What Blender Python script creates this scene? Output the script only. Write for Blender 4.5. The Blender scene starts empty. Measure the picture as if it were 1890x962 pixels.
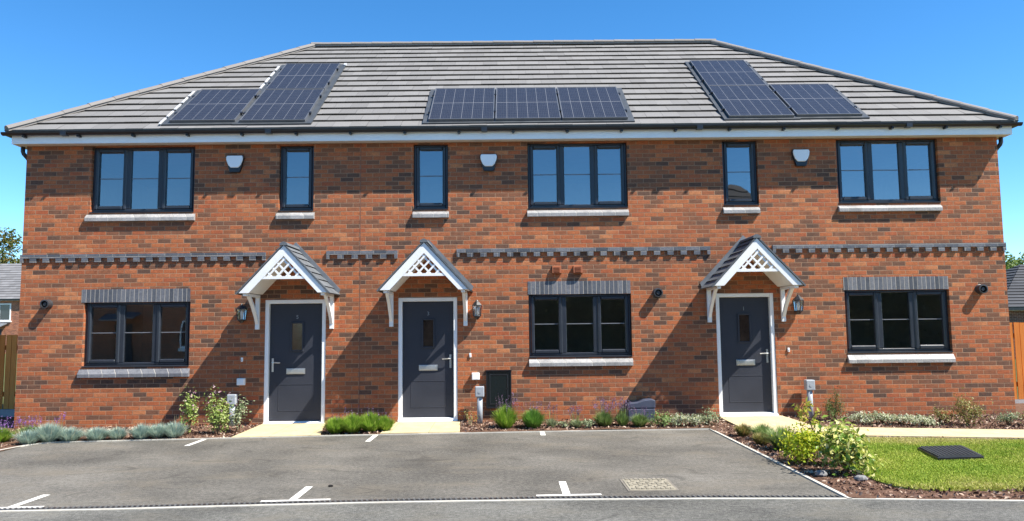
import bpy, math, random
import numpy as np
from mathutils import Vector, Matrix

random.seed(7)
rng = np.random.default_rng(7)
S = bpy.context.scene
COL = S.collection
R = math.radians

# ------------------------------------------------------------------ camera
cam = bpy.data.objects.new("camera", bpy.data.cameras.new("camera"))
COL.objects.link(cam)
cam.data.sensor_width = 36.0
cam.data.lens = 26.667
cam.data.clip_start = 0.05
cam.data.clip_end = 2000
pitch, roll, yaw = 0.0907, -0.0108, -0.0040
fwd = Vector((0, math.cos(pitch), math.sin(pitch)))
up = Vector((0, -math.sin(pitch), math.cos(pitch)))
rt = Vector((1, 0, 0))
r2 = rt * math.cos(roll) + up * math.sin(roll)
u2 = up * math.cos(roll) - rt * math.sin(roll)
Z = Matrix.Rotation(yaw, 3, 'Z')
r2, u2, f2 = Z @ r2, Z @ u2, Z @ fwd
m = Matrix((r2, u2, -f2)).transposed().to_4x4()
m.translation = Vector((0, -13.067, 1.6))
cam.matrix_world = m
S.camera = cam

# ------------------------------------------------------------------ light
SUN = Vector((0.70, -0.318, 1.0)).normalized()
EL = math.asin(SUN.z)
w = bpy.data.worlds.new("World")
S.world = w
w.use_nodes = True
nt = w.node_tree
bg = nt.nodes["Background"]
sky = nt.nodes.new("ShaderNodeTexSky")
sky.sky_type = 'NISHITA'
sky.sun_disc = False
sky.sun_elevation = EL
sky.sun_rotation = math.atan2(SUN.x, SUN.y)
sky.air_density = 0.7
sky.dust_density = 0.0
sky.ozone_density = 2.6
hs = nt.nodes.new("ShaderNodeHueSaturation")
hs.inputs['Saturation'].default_value = 1.28
hs.inputs['Value'].default_value = 1.0
nt.links.new(sky.outputs[0], hs.inputs['Color'])
tn = nt.nodes.new("ShaderNodeMix")
tn.data_type = 'RGBA'
tn.blend_type = 'MULTIPLY'
tn.inputs[0].default_value = 1.0
tn.inputs[7].default_value = (1.0, 1.05, 1.0, 1)
nt.links.new(hs.outputs[0], tn.inputs[6])
nt.links.new(tn.outputs[2], bg.inputs['Color'])
bg.inputs['Strength'].default_value = 0.124
sl = bpy.data.lights.new("sun", 'SUN')
sl.energy = 5.0
sl.angle = R(0.53)
sl.color = (1.0, 0.955, 0.88)
so = bpy.data.objects.new("sun", sl)
COL.objects.link(so)
so.location = (12, -8, 20)
so.rotation_euler = (-SUN).to_track_quat('-Z', 'Y').to_euler()
vs = S.view_settings
vs.view_transform = 'Standard'
vs.look = 'None'
vs.gamma = 1
vs.use_curve_mapping = False
vs.exposure = 1.12


# ------------------------------------------------------------------ node helpers
class NT:
    def __init__(self, name):
        self.m = bpy.data.materials.new(name)
        self.m.use_nodes = True
        self.t = self.m.node_tree
        self.b = self.t.nodes["Principled BSDF"]
        self.out = self.t.nodes["Material Output"]

    def n(self, kind, **kw):
        x = self.t.nodes.new("ShaderNode" + kind)
        for k, v in kw.items():
            setattr(x, k, v)
        return x

    def put(self, sock, v):
        if isinstance(v, bpy.types.NodeSocket):
            self.t.links.new(v, sock)
        else:
            sock.default_value = v

    def math(self, op, a, b=0.0, c=None, clamp=False):
        x = self.n("Math", operation=op, use_clamp=clamp)
        self.put(x.inputs[0], a)
        self.put(x.inputs[1], b)
        if c is not None:
            self.put(x.inputs[2], c)
        return x.outputs[0]

    def mix(self, f, a, b, blend='MIX'):
        x = self.n("Mix", data_type='RGBA', blend_type=blend)
        self.put(x.inputs[0], f)
        for s, v in ((x.inputs[6], a), (x.inputs[7], b)):
            self.put(s, v if isinstance(v, bpy.types.NodeSocket) else (*v, 1.0) if len(v) == 3 else v)
        return x.outputs[2]

    def rng(self, v, a, b, c=0.0, d=1.0, smooth=False):
        x = self.n("MapRange", interpolation_type='SMOOTHSTEP' if smooth else 'LINEAR')
        for s, q in zip(x.inputs[:5], (v, a, b, c, d)):
            self.put(s, q)
        return x.outputs[0]

    def coord(self):
        return self.n("TexCoord").outputs['Object']

    def noise(self, scale, vec=None, detail=3.0, rough=0.55, stretch=None):
        v = vec if vec is not None else self.coord()
        if stretch:
            mp = self.n("Mapping")
            mp.inputs['Scale'].default_value = stretch
            self.put(mp.inputs['Vector'], v)
            v = mp.outputs[0]
        x = self.n("TexNoise")
        self.put(x.inputs['Vector'], v)
        x.inputs['Scale'].default_value = scale
        x.inputs['Detail'].default_value = detail
        x.inputs['Roughness'].default_value = rough
        return x.outputs[0]

    def ramp(self, f, stops, interp='LINEAR'):
        x = self.n("ValToRGB")
        cr = x.color_ramp
        cr.interpolation = interp
        while len(cr.elements) < len(stops):
            cr.elements.new(0.5)
        for e, (p, c) in zip(cr.elements, stops):
            e.position = p
            e.color = (*c, 1)
        self.put(x.inputs[0], f)
        return x.outputs[0]

    def bump(self, h, dist, strength=1.0):
        x = self.n("Bump")
        x.inputs['Strength'].default_value = strength
        x.inputs['Distance'].default_value = dist
        self.put(x.inputs['Height'], h)
        self.t.links.new(x.outputs[0], self.b.inputs['Normal'])

    def fin(self, col=None, rough=None, spec=None, metal=None):
        for k, v in (('Base Color', col), ('Roughness', rough), ('Specular IOR Level', spec), ('Metallic', metal)):
            if v is not None:
                if k == 'Base Color' and not isinstance(v, bpy.types.NodeSocket):
                    v = (*v, 1)
                self.put(self.b.inputs[k], v)
        return self.m


def plain(name, c, rough=0.5, spec=0.5, metal=0.0, var=0.12, scale=6.0, bump=0.0):
    """A colour with slight blotches, fine grain and uneven gloss."""
    t = NT(name)
    a = t.noise(scale, detail=4)
    b = t.noise(scale * 14, detail=2)
    f = t.math('ADD', t.math('MULTIPLY', a, 0.7), t.math('MULTIPLY', b, 0.3))
    lo = tuple(x * (1 - var) for x in c)
    hi = tuple(min(1, x * (1 + var)) for x in c)
    col = t.mix(t.rng(f, 0.3, 0.7), lo, hi)
    if bump:
        t.bump(b, bump)
    return t.fin(col, t.rng(a, 0.3, 0.7, rough * 0.85, min(1, rough * 1.15)), spec, metal)


def brick(name, stops, bw=0.225, bh=0.075, mortar=(0.50, 0.40, 0.30), offset=0.5, patch=0.35, joint=0.0052, rough=0.85, grain=0.25):
    t = NT(name)
    sx = t.n("SeparateXYZ")
    t.put(sx.inputs[0], t.coord())
    u = t.math('DIVIDE', t.math('ADD', sx.outputs[0], sx.outputs[1]), bw)
    v = t.math('DIVIDE', sx.outputs[2], bh)
    row = t.math('FLOOR', v)
    off = t.math('MULTIPLY', t.math('FLOORED_MODULO', row, 2.0), offset)
    u = t.math('ADD', u, off)
    col = t.math('FLOOR', u)
    fu = t.math('SUBTRACT', u, col)
    fv = t.math('SUBTRACT', v, row)
    du = t.math('MULTIPLY', t.math('MINIMUM', fu, t.math('SUBTRACT', 1.0, fu)), bw)
    dv = t.math('MULTIPLY', t.math('MINIMUM', fv, t.math('SUBTRACT', 1.0, fv)), bh)
    wob = t.math('MULTIPLY', t.math('SUBTRACT', t.noise(40.0), 0.5), 0.004)
    d = t.math('ADD', t.math('MINIMUM', du, dv), wob)
    mask = t.rng(d, joint - 0.0015, joint + 0.0015, smooth=True)
    cv = t.n("CombineXYZ")
    t.put(cv.inputs[0], col)
    t.put(cv.inputs[1], row)
    wn = t.n("TexWhiteNoise", noise_dimensions='2D')
    t.put(wn.inputs['Vector'], cv.outputs[0])
    r1 = wn.outputs['Value']
    big = t.noise(0.75, detail=3)
    f = t.math('ADD', r1, t.math('MULTIPLY', t.math('SUBTRACT', big, 0.5), patch * 2), clamp=True)
    bc = t.ramp(f, stops)
    fine = t.noise(55.0, detail=5, rough=0.65)
    bc = t.mix(1.0, bc, t.ramp(fine, [(0.25, (1 - grain,) * 3), (0.75, (1 + grain,) * 3)]), 'MULTIPLY')
    smear = t.noise(9.0, detail=4, stretch=(1, 1, 3.0))
    bc = t.mix(t.rng(smear, 0.52, 0.75, 0, 0.35), bc, tuple(x * 0.55 for x in stops[len(stops) // 2][1]))
    bloom = t.noise(1.7, detail=6, rough=0.7)
    bc = t.mix(t.rng(bloom, 0.62, 0.8, 0, 0.16), bc, (0.55, 0.45, 0.38))
    mc = t.mix(fine, tuple(x * 0.75 for x in mortar), tuple(min(1, x * 1.2) for x in mortar))
    cloud = t.noise(17.0, detail=5, rough=0.7)
    bc = t.mix(1.0, bc, t.ramp(cloud, [(0.3, (0.72, 0.74, 0.76)), (0.5, (1.0, 1.0, 1.0)), (0.7, (1.22, 1.2, 1.16))]), 'MULTIPLY')
    h = t.math('ADD', t.math('MULTIPLY', mask, 1.0), t.math('ADD', t.math('MULTIPLY', fine, 0.35), t.math('MULTIPLY', r1, 0.25)))
    t.bump(h, 0.008)
    return t.fin(t.mix(mask, mc, bc), rough, 0.25)


def leafmat(name, cols, trans=0.3, rough=0.5):
    """Leaf colours, one picked per leaf."""
    t = NT(name)
    g = t.n("NewGeometry")
    ri = g.outputs['Random Per Island']
    n = len(cols)
    c = t.ramp(ri, [(i / max(1, n - 1), x) for i, x in enumerate(cols)])
    t.fin(c, rough, 0.3)
    tr = t.n("BsdfTranslucent")
    t.put(tr.inputs[0], c)
    ms = t.n("MixShader")
    ms.inputs[0].default_value = trans
    t.t.links.new(t.b.outputs[0], ms.inputs[1])
    t.t.links.new(tr.outputs[0], ms.inputs[2])
    t.t.links.new(ms.outputs[0], t.out.inputs[0])
    return t.m


def glassmat(name, refl, tint=(0.93, 0.94, 0.92)):
    """Double glazing: part mirror, part see-through."""
    t = NT(name)
    gl = t.n("BsdfGlossy")
    gl.inputs['Color'].default_value = (0.97, 0.98, 1, 1)
    gl.inputs['Roughness'].default_value = 0.012
    tp = t.n("BsdfTransparent")
    tp.inputs[0].default_value = (*tint, 1)
    lw = t.n("LayerWeight")
    lw.inputs[0].default_value = 0.35
    f = t.math('ADD', t.math('MULTIPLY', lw.outputs['Fresnel'], 0.6), refl, clamp=True)
    ms = t.n("MixShader")
    t.put(ms.inputs[0], f)
    t.t.links.new(tp.outputs[0], ms.inputs[1])
    t.t.links.new(gl.outputs[0], ms.inputs[2])
    t.t.links.new(ms.outputs[0], t.out.inputs[0])
    # wavy sealed-unit panes
    bp = t.n("Bump")
    bp.inputs['Distance'].default_value = 0.02
    bp.inputs['Strength'].default_value = 0.12
    t.put(bp.inputs['Height'], t.noise(1.3, detail=1))
    t.t.links.new(bp.outputs[0], gl.inputs['Normal'])
    return t.m


# ------------------------------------------------------------------ mesh helpers
class MB:
    def __init__(self):
        self.v, self.f = [], []

    def add(self, vs, fs):
        o = len(self.v)
        self.v += [tuple(x) for x in vs]
        self.f += [tuple(i + o for i in q) for q in fs]
        return self

    def box(self, x0, x1, y0, y1, z0, z1):
        return self.add([(x, y, z) for z in (z0, z1) for y in (y0, y1) for x in (x0, x1)],
                        [(0, 2, 3, 1), (4, 5, 7, 6), (0, 1, 5, 4), (2, 6, 7, 3), (0, 4, 6, 2), (1, 3, 7, 5)])

    def prism(self, poly, a, b, axis='y'):
        """poly of 2D points extruded from a to b along axis."""
        n = len(poly)
        def P(p, q):
            return (p[0], q, p[1]) if axis == 'y' else (q, p[0], p[1]) if axis == 'x' else (p[0], p[1], q)
        vs = [P(p, a) for p in poly] + [P(p, b) for p in poly]
        fs = [tuple(range(n)), tuple(range(2 * n - 1, n - 1, -1))] + [(i, i + n, (i + 1) % n + n, (i + 1) % n) for i in range(n)]
        return self.add(vs, fs)

    def bar(self, p, q, w, d, upv=(0, 0, 1)):
        p, q = Vector(p), Vector(q)
        a = (q - p).normalized()
        s = a.cross(Vector(upv))
        if s.length < 1e-4:
            s = a.cross(Vector((1, 0, 0)))
        s.normalize()
        t = s.cross(a).normalized()
        s, t = s * w / 2, t * d / 2
        vs = [p - s - t, p + s - t, p + s + t, p - s + t, q - s - t, q + s - t, q + s + t, q - s + t]
        return self.add(vs, [(0, 3, 2, 1), (4, 5, 6, 7), (0, 1, 5, 4), (1, 2, 6, 5), (2, 3, 7, 6), (3, 0, 4, 7)])

    def tube(self, path, rad, n=8):
        path = [Vector(p) for p in path]
        rad = rad if isinstance(rad, (list, tuple)) else [rad] * len(path)
        rings, prev = [], None
        for i, p in enumerate(path):
            a = (path[min(i + 1, len(path) - 1)] - path[max(i - 1, 0)]).normalized()
            s = prev - a * prev.dot(a) if prev is not None else a.orthogonal()
            s.normalize()
            prev = s
            t = a.cross(s)
            rings.append([p + (s * math.cos(2 * math.pi * k / n) + t * math.sin(2 * math.pi * k / n)) * rad[i] for k in range(n)])
        vs = [v for r in rings for v in r]
        fs = [(i * n + k, i * n + (k + 1) % n, (i + 1) * n + (k + 1) % n, (i + 1) * n + k) for i in range(len(rings) - 1) for k in range(n)]
        fs += [tuple(range(n - 1, -1, -1)), tuple((len(rings) - 1) * n + k for k in range(n))]
        return self.add(vs, fs)

    def build(self, name, mat, parent=None, smooth=False, bevel=0.0):
        me = bpy.data.meshes.new(name)
        me.from_pydata(self.v, [], self.f)
        me.materials.append(mat)
        if smooth:
            me.polygons.foreach_set('use_smooth', [True] * len(me.polygons))
        me.update()
        o = bpy.data.objects.new(name, me)
        COL.objects.link(o)
        if bevel:
            bv = o.modifiers.new("b", 'BEVEL')
            bv.width = bevel
            bv.segments = 2
        if parent is not None:
            attach(o, parent)
        return o


def attach(o, parent):
    o.parent = parent
    # every mesh is built in place, so only an Empty's own shift has to be undone
    if parent.type == 'EMPTY':
        o.matrix_parent_inverse = Matrix.Translation(-parent.location)


def big(name, vs, fs, mat, parent=None):
    """Mesh from numpy arrays: vs (N,3), fs (M,k)."""
    me = bpy.data.meshes.new(name)
    k = fs.shape[1]
    me.vertices.add(len(vs))
    me.vertices.foreach_set('co', vs.astype(np.float32).ravel())
    me.loops.add(fs.size)
    me.loops.foreach_set('vertex_index', fs.astype(np.int32).ravel())
    me.polygons.add(len(fs))
    me.polygons.foreach_set('loop_start', np.arange(0, fs.size, k, dtype=np.int32))
    me.polygons.foreach_set('loop_total', np.full(len(fs), k, dtype=np.int32))
    me.materials.append(mat)
    me.update(calc_edges=True)
    o = bpy.data.objects.new(name, me)
    COL.objects.link(o)
    if parent is not None:
        attach(o, parent)
    return o


def tag(o, label, cat, group=None):
    o['label'] = label
    o['category'] = cat
    if group:
        o['group'] = group
    return o


def thing(name, label, cat, loc=(0, 0, 0), group=None):
    o = bpy.data.objects.new(name, None)
    COL.objects.link(o)
    o.location = loc
    o.empty_display_size = 0.2
    return tag(o, label, cat, group)


def kind(o, k):
    o['kind'] = k
    return o


# ------------------------------------------------------------------ materials
M_BRICK = brick("red_stock_brick", [(0.0, (0.105, 0.060, 0.042)), (0.10, (0.155, 0.076, 0.046)), (0.28, (0.225, 0.092, 0.048)), (0.43, (0.305, 0.103, 0.046)), (0.58, (0.375, 0.116, 0.046)),
                                    (0.78, (0.415, 0.132, 0.050)), (0.90, (0.345, 0.092, 0.039)), (1.0, (0.47, 0.178, 0.074))], mortar=(0.40, 0.25, 0.155), joint=0.0046, grain=0.36, patch=0.34)
BLUE = [(0.0, (0.075, 0.08, 0.09)), (0.5, (0.12, 0.125, 0.14)), (1.0, (0.17, 0.17, 0.18))]
M_BLUE = brick("blue_brick", BLUE, patch=0.1, rough=0.55, mortar=(0.3, 0.28, 0.25))
M_SOLDIER = brick("soldier_brick", BLUE, bw=0.075, bh=3.0, patch=0.1, rough=0.5, offset=0, mortar=(0.42, 0.38, 0.33))
M_SILL = brick("sill_brick", [(0.0, (0.26, 0.248, 0.235)), (1.0, (0.37, 0.352, 0.335))], bw=0.225, bh=3.0, offset=0, patch=0.1, rough=0.5, mortar=(0.5, 0.47, 0.42), grain=0.12)
M_SILLD = brick("dark_sill_brick", [(0.0, (0.12, 0.12, 0.13)), (1.0, (0.2, 0.2, 0.21))], bw=0.225, bh=3.0, offset=0, patch=0.1, rough=0.5, mortar=(0.5, 0.46, 0.4), grain=0.15)
M_FRAME = plain("anthracite_upvc", (0.022, 0.026, 0.034), 0.36, 0.5, var=0.08)
M_DOOR = plain("anthracite_door_skin", (0.034, 0.037, 0.048), 0.5, 0.3, var=0.1, scale=3, bump=0.0006)
M_WHITE = plain("white_upvc", (0.86, 0.855, 0.84), 0.35, 0.5, var=0.05, scale=2.5)
M_PAINT = plain("white_painted_timber", (0.80, 0.79, 0.77), 0.5, 0.4, var=0.06, scale=3)
M_BLACK = plain("black_plastic", (0.014, 0.014, 0.016), 0.32, 0.5, var=0.15)
M_IRON = plain("black_painted_metal", (0.02, 0.02, 0.022), 0.4, 0.5, var=0.2)
M_STEEL = plain("brushed_steel", (0.62, 0.62, 0.60), 0.32, 0.5, 0.9, var=0.06)
M_LEAD = plain("lead_flashing", (0.16, 0.17, 0.18), 0.55, 0.5, 0.1, var=0.2)
M_NUM = plain("dull_chrome", (0.30, 0.30, 0.31), 0.35, 0.5, 0.8)
M_FLUE = plain("dark_grey_flue", (0.04, 0.04, 0.042), 0.4, 0.5, var=0.15)
M_GREY = plain("grey_plastic", (0.34, 0.36, 0.38), 0.45, 0.5, var=0.08)
M_BLUEGREY = plain("blue_grey_plastic", (0.06, 0.068, 0.10), 0.5, 0.5, var=0.12)
M_TERRA = plain("terracotta_plastic", (0.24, 0.07, 0.024), 0.6, 0.4, var=0.15)
M_INSIDE = plain("interior_wall", (0.60, 0.53, 0.45), 0.9, 0.2, var=0.08)
M_PANE = glassmat("window_glass", 0.22)
M_PANEUP = M_PANE
M_LAMPGLASS = glassmat("lantern_glass", 0.12, (0.9, 0.9, 0.88))
M_SEAL = plain("sealant", (0.20, 0.09, 0.055), 0.7, 0.3)


def tilemat(name, c, tw=0.3, var=0.25):
    t = NT(name)
    g = t.n("NewGeometry")
    ri = g.outputs['Random Per Island']
    fine = t.noise(70.0, detail=4, rough=0.7)
    blot = t.noise(1.4, detail=5, rough=0.65)
    f = t.math('ADD', t.math('MULTIPLY', ri, 0.45), t.math('ADD', t.math('MULTIPLY', blot, 0.35), t.math('MULTIPLY', fine, 0.35)))
    col = t.mix(t.rng(f, 0.25, 0.9), tuple(x * (1 - var) for x in c), tuple(x * (1 + var) for x in c))
    lich = t.noise(11.0, detail=5, rough=0.75)
    col = t.mix(t.rng(lich, 0.62, 0.74, 0, 0.3), col, (c[0] * 1.5, c[1] * 1.5, c[2] * 1.45))
    t.bump(fine, 0.003)
    return t.fin(col, 0.8, 0.3)


M_TILE = tilemat("concrete_roof_tile", (0.180, 0.172, 0.163), var=0.15)
M_CAP = tilemat("concrete_hip_tile", (0.21, 0.19, 0.172), var=0.1)
M_SLATE = tilemat("porch_tile", (0.115, 0.125, 0.135))


def solarmat():
    t = NT("solar_cells")
    sx = t.n("SeparateXYZ")
    t.put(sx.inputs[0], t.n("TexCoord").outputs['UV'])
    def line(c, n, w):
        u = t.math('MULTIPLY', c, float(n))
        fr = t.math('FRACT', u)
        d = t.math('MINIMUM', fr, t.math('SUBTRACT', 1.0, fr))
        return t.math('LESS_THAN', d, w)
    fine = t.math('MULTIPLY', t.math('MAXIMUM', line(sx.outputs[0], 36, 0.05), line(sx.outputs[1], 18, 0.035)), 0.22)
    a = t.math('MAXIMUM', t.math('MULTIPLY', line(sx.outputs[0], 6, 0.022), 0.85), t.math('MULTIPLY', line(sx.outputs[1], 2, 0.010), 1.0))
    mask = t.math('MAXIMUM', a, fine)
    n = t.noise(7.0, detail=3)
    cell = t.mix(n, (0.018, 0.020, 0.029), (0.032, 0.034, 0.044))
    col = t.mix(mask, cell, (0.17, 0.17, 0.175))
    return t.fin(col, 0.25, 0.2)


M_CELL = solarmat()


def asphaltmat(name, c, grain=1.0):
    t = NT(name)
    sp = t.noise(110.0, detail=3, rough=0.8)
    mid = t.noise(22.0, detail=6, rough=0.85)
    big_ = t.noise(0.55, detail=6, rough=0.62)
    st = t.noise(1.1, detail=6, rough=0.68, stretch=(0.8, 1.5, 1))
    sc = t.noise(2.3, detail=3, rough=0.6, stretch=(0.8, 3.2, 1))
    f = t.math('ADD', t.math('MULTIPLY', sp, 0.55 * grain), t.math('ADD', t.math('MULTIPLY', mid, 0.5 * grain), t.math('MULTIPLY', big_, 0.35)))
    m_ = 0.525 * grain + 0.175
    col = t.ramp(t.rng(f, m_ - 0.13, m_ + 0.15), [(0.0, tuple(x * 0.25 for x in c)), (0.5, c), (1.0, tuple(x * 2.1 for x in c))])
    col = t.mix(t.rng(st, 0.50, 0.66, 0, 0.42), col, (c[0] * 1.5, c[1] * 1.38, c[2] * 1.2))
    col = t.mix(t.rng(st, 0.47, 0.34, 0, 0.30), col, tuple(x * 0.6 for x in c))
    col = t.mix(t.rng(sc, 0.62, 0.72, 0, 0.40), col, tuple(x * 0.38 for x in c))
    # thin curved tyre scuffs and a few drips
    ln = t.noise(0.8, detail=1, rough=0.3, stretch=(0.7, 1.5, 1))
    on = t.noise(1.9, detail=2)
    arc = t.math('MULTIPLY', t.rng(t.math('ABSOLUTE', t.math('SUBTRACT', ln, 0.52)), 0.016, 0.005), t.rng(on, 0.50, 0.56))
    col = t.mix(t.math('MULTIPLY', arc, 0.40), col, tuple(x * 0.3 for x in c))
    drip = t.noise(5.5, detail=2, rough=0.4)
    col = t.mix(t.rng(drip, 0.73, 0.78, 0, 0.5), col, tuple(x * 0.35 for x in c))
    t.bump(t.math('ADD', sp, t.math('MULTIPLY', mid, 0.8)), 0.006)
    return t.fin(col, 0.85, 0.3)


M_ASPHALT = asphaltmat("asphalt_bays", (0.124, 0.114, 0.096))
M_ROAD = asphaltmat("asphalt_road", (0.118, 0.114, 0.100), 1.25)


def groundmat(name, a, b, c, scale=9.0, bump=0.02):
    t = NT(name)
    n1 = t.noise(scale, detail=6, rough=0.7)
    n2 = t.noise(scale * 9, detail=4, rough=0.7)
    f = t.math('ADD', t.math('MULTIPLY', n1, 0.6), t.math('MULTIPLY', n2, 0.4))
    col = t.ramp(f, [(0.3, a), (0.5, b), (0.7, c)])
    t.bump(f, bump)
    return t.fin(col, 0.95, 0.15)


M_SOIL = groundmat("bark_soil", (0.05, 0.026, 0.017), (0.12, 0.065, 0.042), (0.24, 0.15, 0.10), 14)
M_EARTH = groundmat("rough_grass_ground", (0.05, 0.06, 0.02), (0.09, 0.10, 0.03), (0.14, 0.13, 0.06), 0.6)
M_TURF = groundmat("turf", (0.16, 0.19, 0.03), (0.25, 0.28, 0.05), (0.42, 0.37, 0.14), 1.6)
def flagmat():
    t = NT("buff_paving")
    n1 = t.noise(4.0, detail=6, rough=0.7)
    n2 = t.noise(60.0, detail=4, rough=0.7)
    f = t.math('ADD', t.math('MULTIPLY', n1, 0.6), t.math('MULTIPLY', n2, 0.4))
    col = t.ramp(f, [(0.3, (0.43, 0.34, 0.185)), (0.5, (0.53, 0.43, 0.25)), (0.7, (0.60, 0.50, 0.31))])
    sx = t.n("SeparateXYZ")
    t.put(sx.inputs[0], t.coord())
    j = 0.0
    for ax, off in ((0, 0.13), (1, 0.31)):
        fr = t.math('FRACT', t.math('ADD', t.math('DIVIDE', sx.outputs[ax], 0.60), off))
        j = t.math('MAXIMUM', j, t.math('LESS_THAN', fr, 0.016))
    col = t.mix(t.math('MULTIPLY', j, 0.6), col, (0.20, 0.15, 0.08))
    t.bump(f, 0.003)
    return t.fin(col, 0.9, 0.2)


M_FLAG = flagmat()
M_EDGE = groundmat("pale_edging", (0.36, 0.33, 0.28), (0.50, 0.47, 0.40), (0.60, 0.58, 0.52), 8.0, 0.003)


def paintmat():
    t = NT("road_paint")
    w_ = t.noise(60, detail=5, rough=0.75)
    w2 = t.noise(6, detail=4)
    f = t.math('ADD', t.math('MULTIPLY', w_, 0.6), t.math('MULTIPLY', w2, 0.4))
    return t.fin(t.mix(t.rng(f, 0.30, 0.46), (0.30, 0.28, 0.25), (0.72, 0.69, 0.62)), 0.7, 0.3)


M_LINE = paintmat()


# ------------------------------------------------------------------ ground levels
def zwall(x):
    return 0.02 + 0.06 * (x + 8.4) / 17.0


def hz(x, y):
    return 0.008 + zwall(x) * min(1.0, max(0.0, (y + 1.4) / 1.4))


def sheet(name, poly, z, mat, k='structure', skirt=0.0):
    mb = MB()
    n = len(poly)
    mb.add([(x, y, z(x, y) if callable(z) else z) for x, y in poly], [tuple(range(n))])
    if skirt:
        mb.add([(x, y, (z(x, y) if callable(z) else z)) for x, y in poly] + [(x, y, (z(x, y) if callable(z) else z) - skirt) for x, y in poly],
               [(i, i + n, (i + 1) % n + n, (i + 1) % n) for i in range(n)])
    return kind(mb.build(name, mat), k)


G_ = MB()
G_.add([(-900, -900, -0.06), (900, -900, -0.06), (900, 900, -0.06), (-900, 900, -0.06)], [(0, 1, 2, 3)])
kind(G_.build("ground", M_EARTH), 'structure')

EDGE = [(-7.16, -6.15), (-7.10, -2.31), (-7.02, -1.88), (-6.93, -1.69), (-6.79, -1.59), (-2.86, -1.22), (0.49, -1.01), (3.14, -0.94), (3.14, -4.04), (3.13, -5.87)]
FRONT = [(-7.16, -6.15), (-4.65, -5.98), (-3.68, -5.95), (-2.72, -5.88), (-1.24, -5.80), (0.29, -5.77), (1.81, -5.80), (3.13, -5.87), (3.95, -5.96), (5.6, -6.14), (9, -6.6), (40, -11)]
sheet("parking_bays", [(-7.16, -6.15)] + FRONT[1:8] + EDGE[-2:0:-1], 0.0, M_ASPHALT)
sheet("road", [(-40, -9), (-7.16, -6.15)] + FRONT[1:] + [(40, -19), (-40, -19)], 0.0, M_ROAD)
sheet("far_pavement", [(-40, -19.0), (40, -19.0), (40, -21.5), (-40, -21.5)], 0.05, M_EDGE, skirt=0.1)

# planting bed: soil between asphalt and wall, and round the house ends
mb = MB()
xs = sorted(set([-16, -12, -9] + [e[0] for e in EDGE[1:8]] + list(np.arange(-7, 3.2, 0.5))))
def ye(x):
    pts = EDGE[1:8]
    if x <= pts[0][0]:
        return -6.2
    for (x0, y0), (x1, y1) in zip(pts[:-1], pts[1:]):
        if x0 <= x <= x1:
            return y0 + (y1 - y0) * (x - x0) / (x1 - x0)
    return -6.0
def hump(x, y):
    return hz(x, y) + 0.012 * math.sin(x * 5.1 + y * 3) * math.cos(y * 7 - x * 2) - 0.004
for x0, x1 in zip(xs[:-1], xs[1:]):
    a, b = (ye(x0), ye(x1)) if x0 > -7.2 else (-6.2, -6.2)
    if x1 < -7.0 and x1 > -7.2:
        a = b = -6.2
    N = 6
    for k in range(N):
        p = [(x0, a + (2.5 - a) * k / N), (x1, b + (2.5 - b) * k / N), (x1, b + (2.5 - b) * (k + 1) / N), (x0, a + (2.5 - a) * (k + 1) / N)]
        mb.add([(x, y, hump(x, y)) for x, y in p], [(0, 1, 2, 3)])
kind(mb.build("planting_bed", M_SOIL), 'structure')
mb = MB()
gx = [3.14, 3.5, 3.9, 4.4, 5, 5.8, 6.6, 7.6, 9, 12, 16]
def yfront(x):
    for (x0, y0), (x1, y1) in zip(FRONT[:-1], FRONT[1:]):
        if x0 <= x <= x1:
            return y0 + (y1 - y0) * (x - x0) / (x1 - x0)
    return -6
for x0, x1 in zip(gx[:-1], gx[1:]):
    a, b = yfront(x0), yfront(x1)
    N = 14
    for k in range(N):
        p = [(x0, a + (2.5 - a) * k / N), (x1, b + (2.5 - b) * k / N), (x1, b + (2.5 - b) * (k + 1) / N), (x0, a + (2.5 - a) * (k + 1) / N)]
        mb.add([(x, y, hump(x, y)) for x, y in p], [(0, 1, 2, 3)])
kind(mb.build("corner_bed", M_SOIL), 'structure')

# lawn and paths
LAWN = [(4.30, -2.02), (7.2, -2.58), (11.5, -3.4), (11.5, -6.35), (6.0, -5.80), (5.5, -5.70), (4.93, -5.63), (4.5, -5.60), (4.13, -5.61), (3.92, -5.55), (3.80, -5.42), (3.74, -5.15), (3.74, -4.8), (3.80, -4.1), (3.95, -3.4), (4.05, -2.6)]
sheet("lawn", LAWN, 0.020, M_TURF, skirt=0.02)
P3 = [(3.53, 0.0), (3.60, -1.25), (4.40, -1.86), (7.2, -2.40), (11.5, -3.22), (11.5, -2.4), (7.68, -1.66), (4.78, -1.10), (4.60, 0.0)]
sheet("front_path", P3, lambda x, y: hz(x, y) + 0.022, M_FLAG, skirt=0.08)
sheet("door_path", [(-4.20, 0.0), (-4.24, -1.36), (-2.92, -1.24), (-3.14, 0.0)], lambda x, y: hz(x, y) + 0.012, M_FLAG, skirt=0.08)
sheet("middle_door_path", [(-1.93, 0.0), (-2.02, -1.15), (-0.79, -1.08), (-0.86, 0.0)], lambda x, y: hz(x, y) + 0.012, M_FLAG, skirt=0.08)

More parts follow.
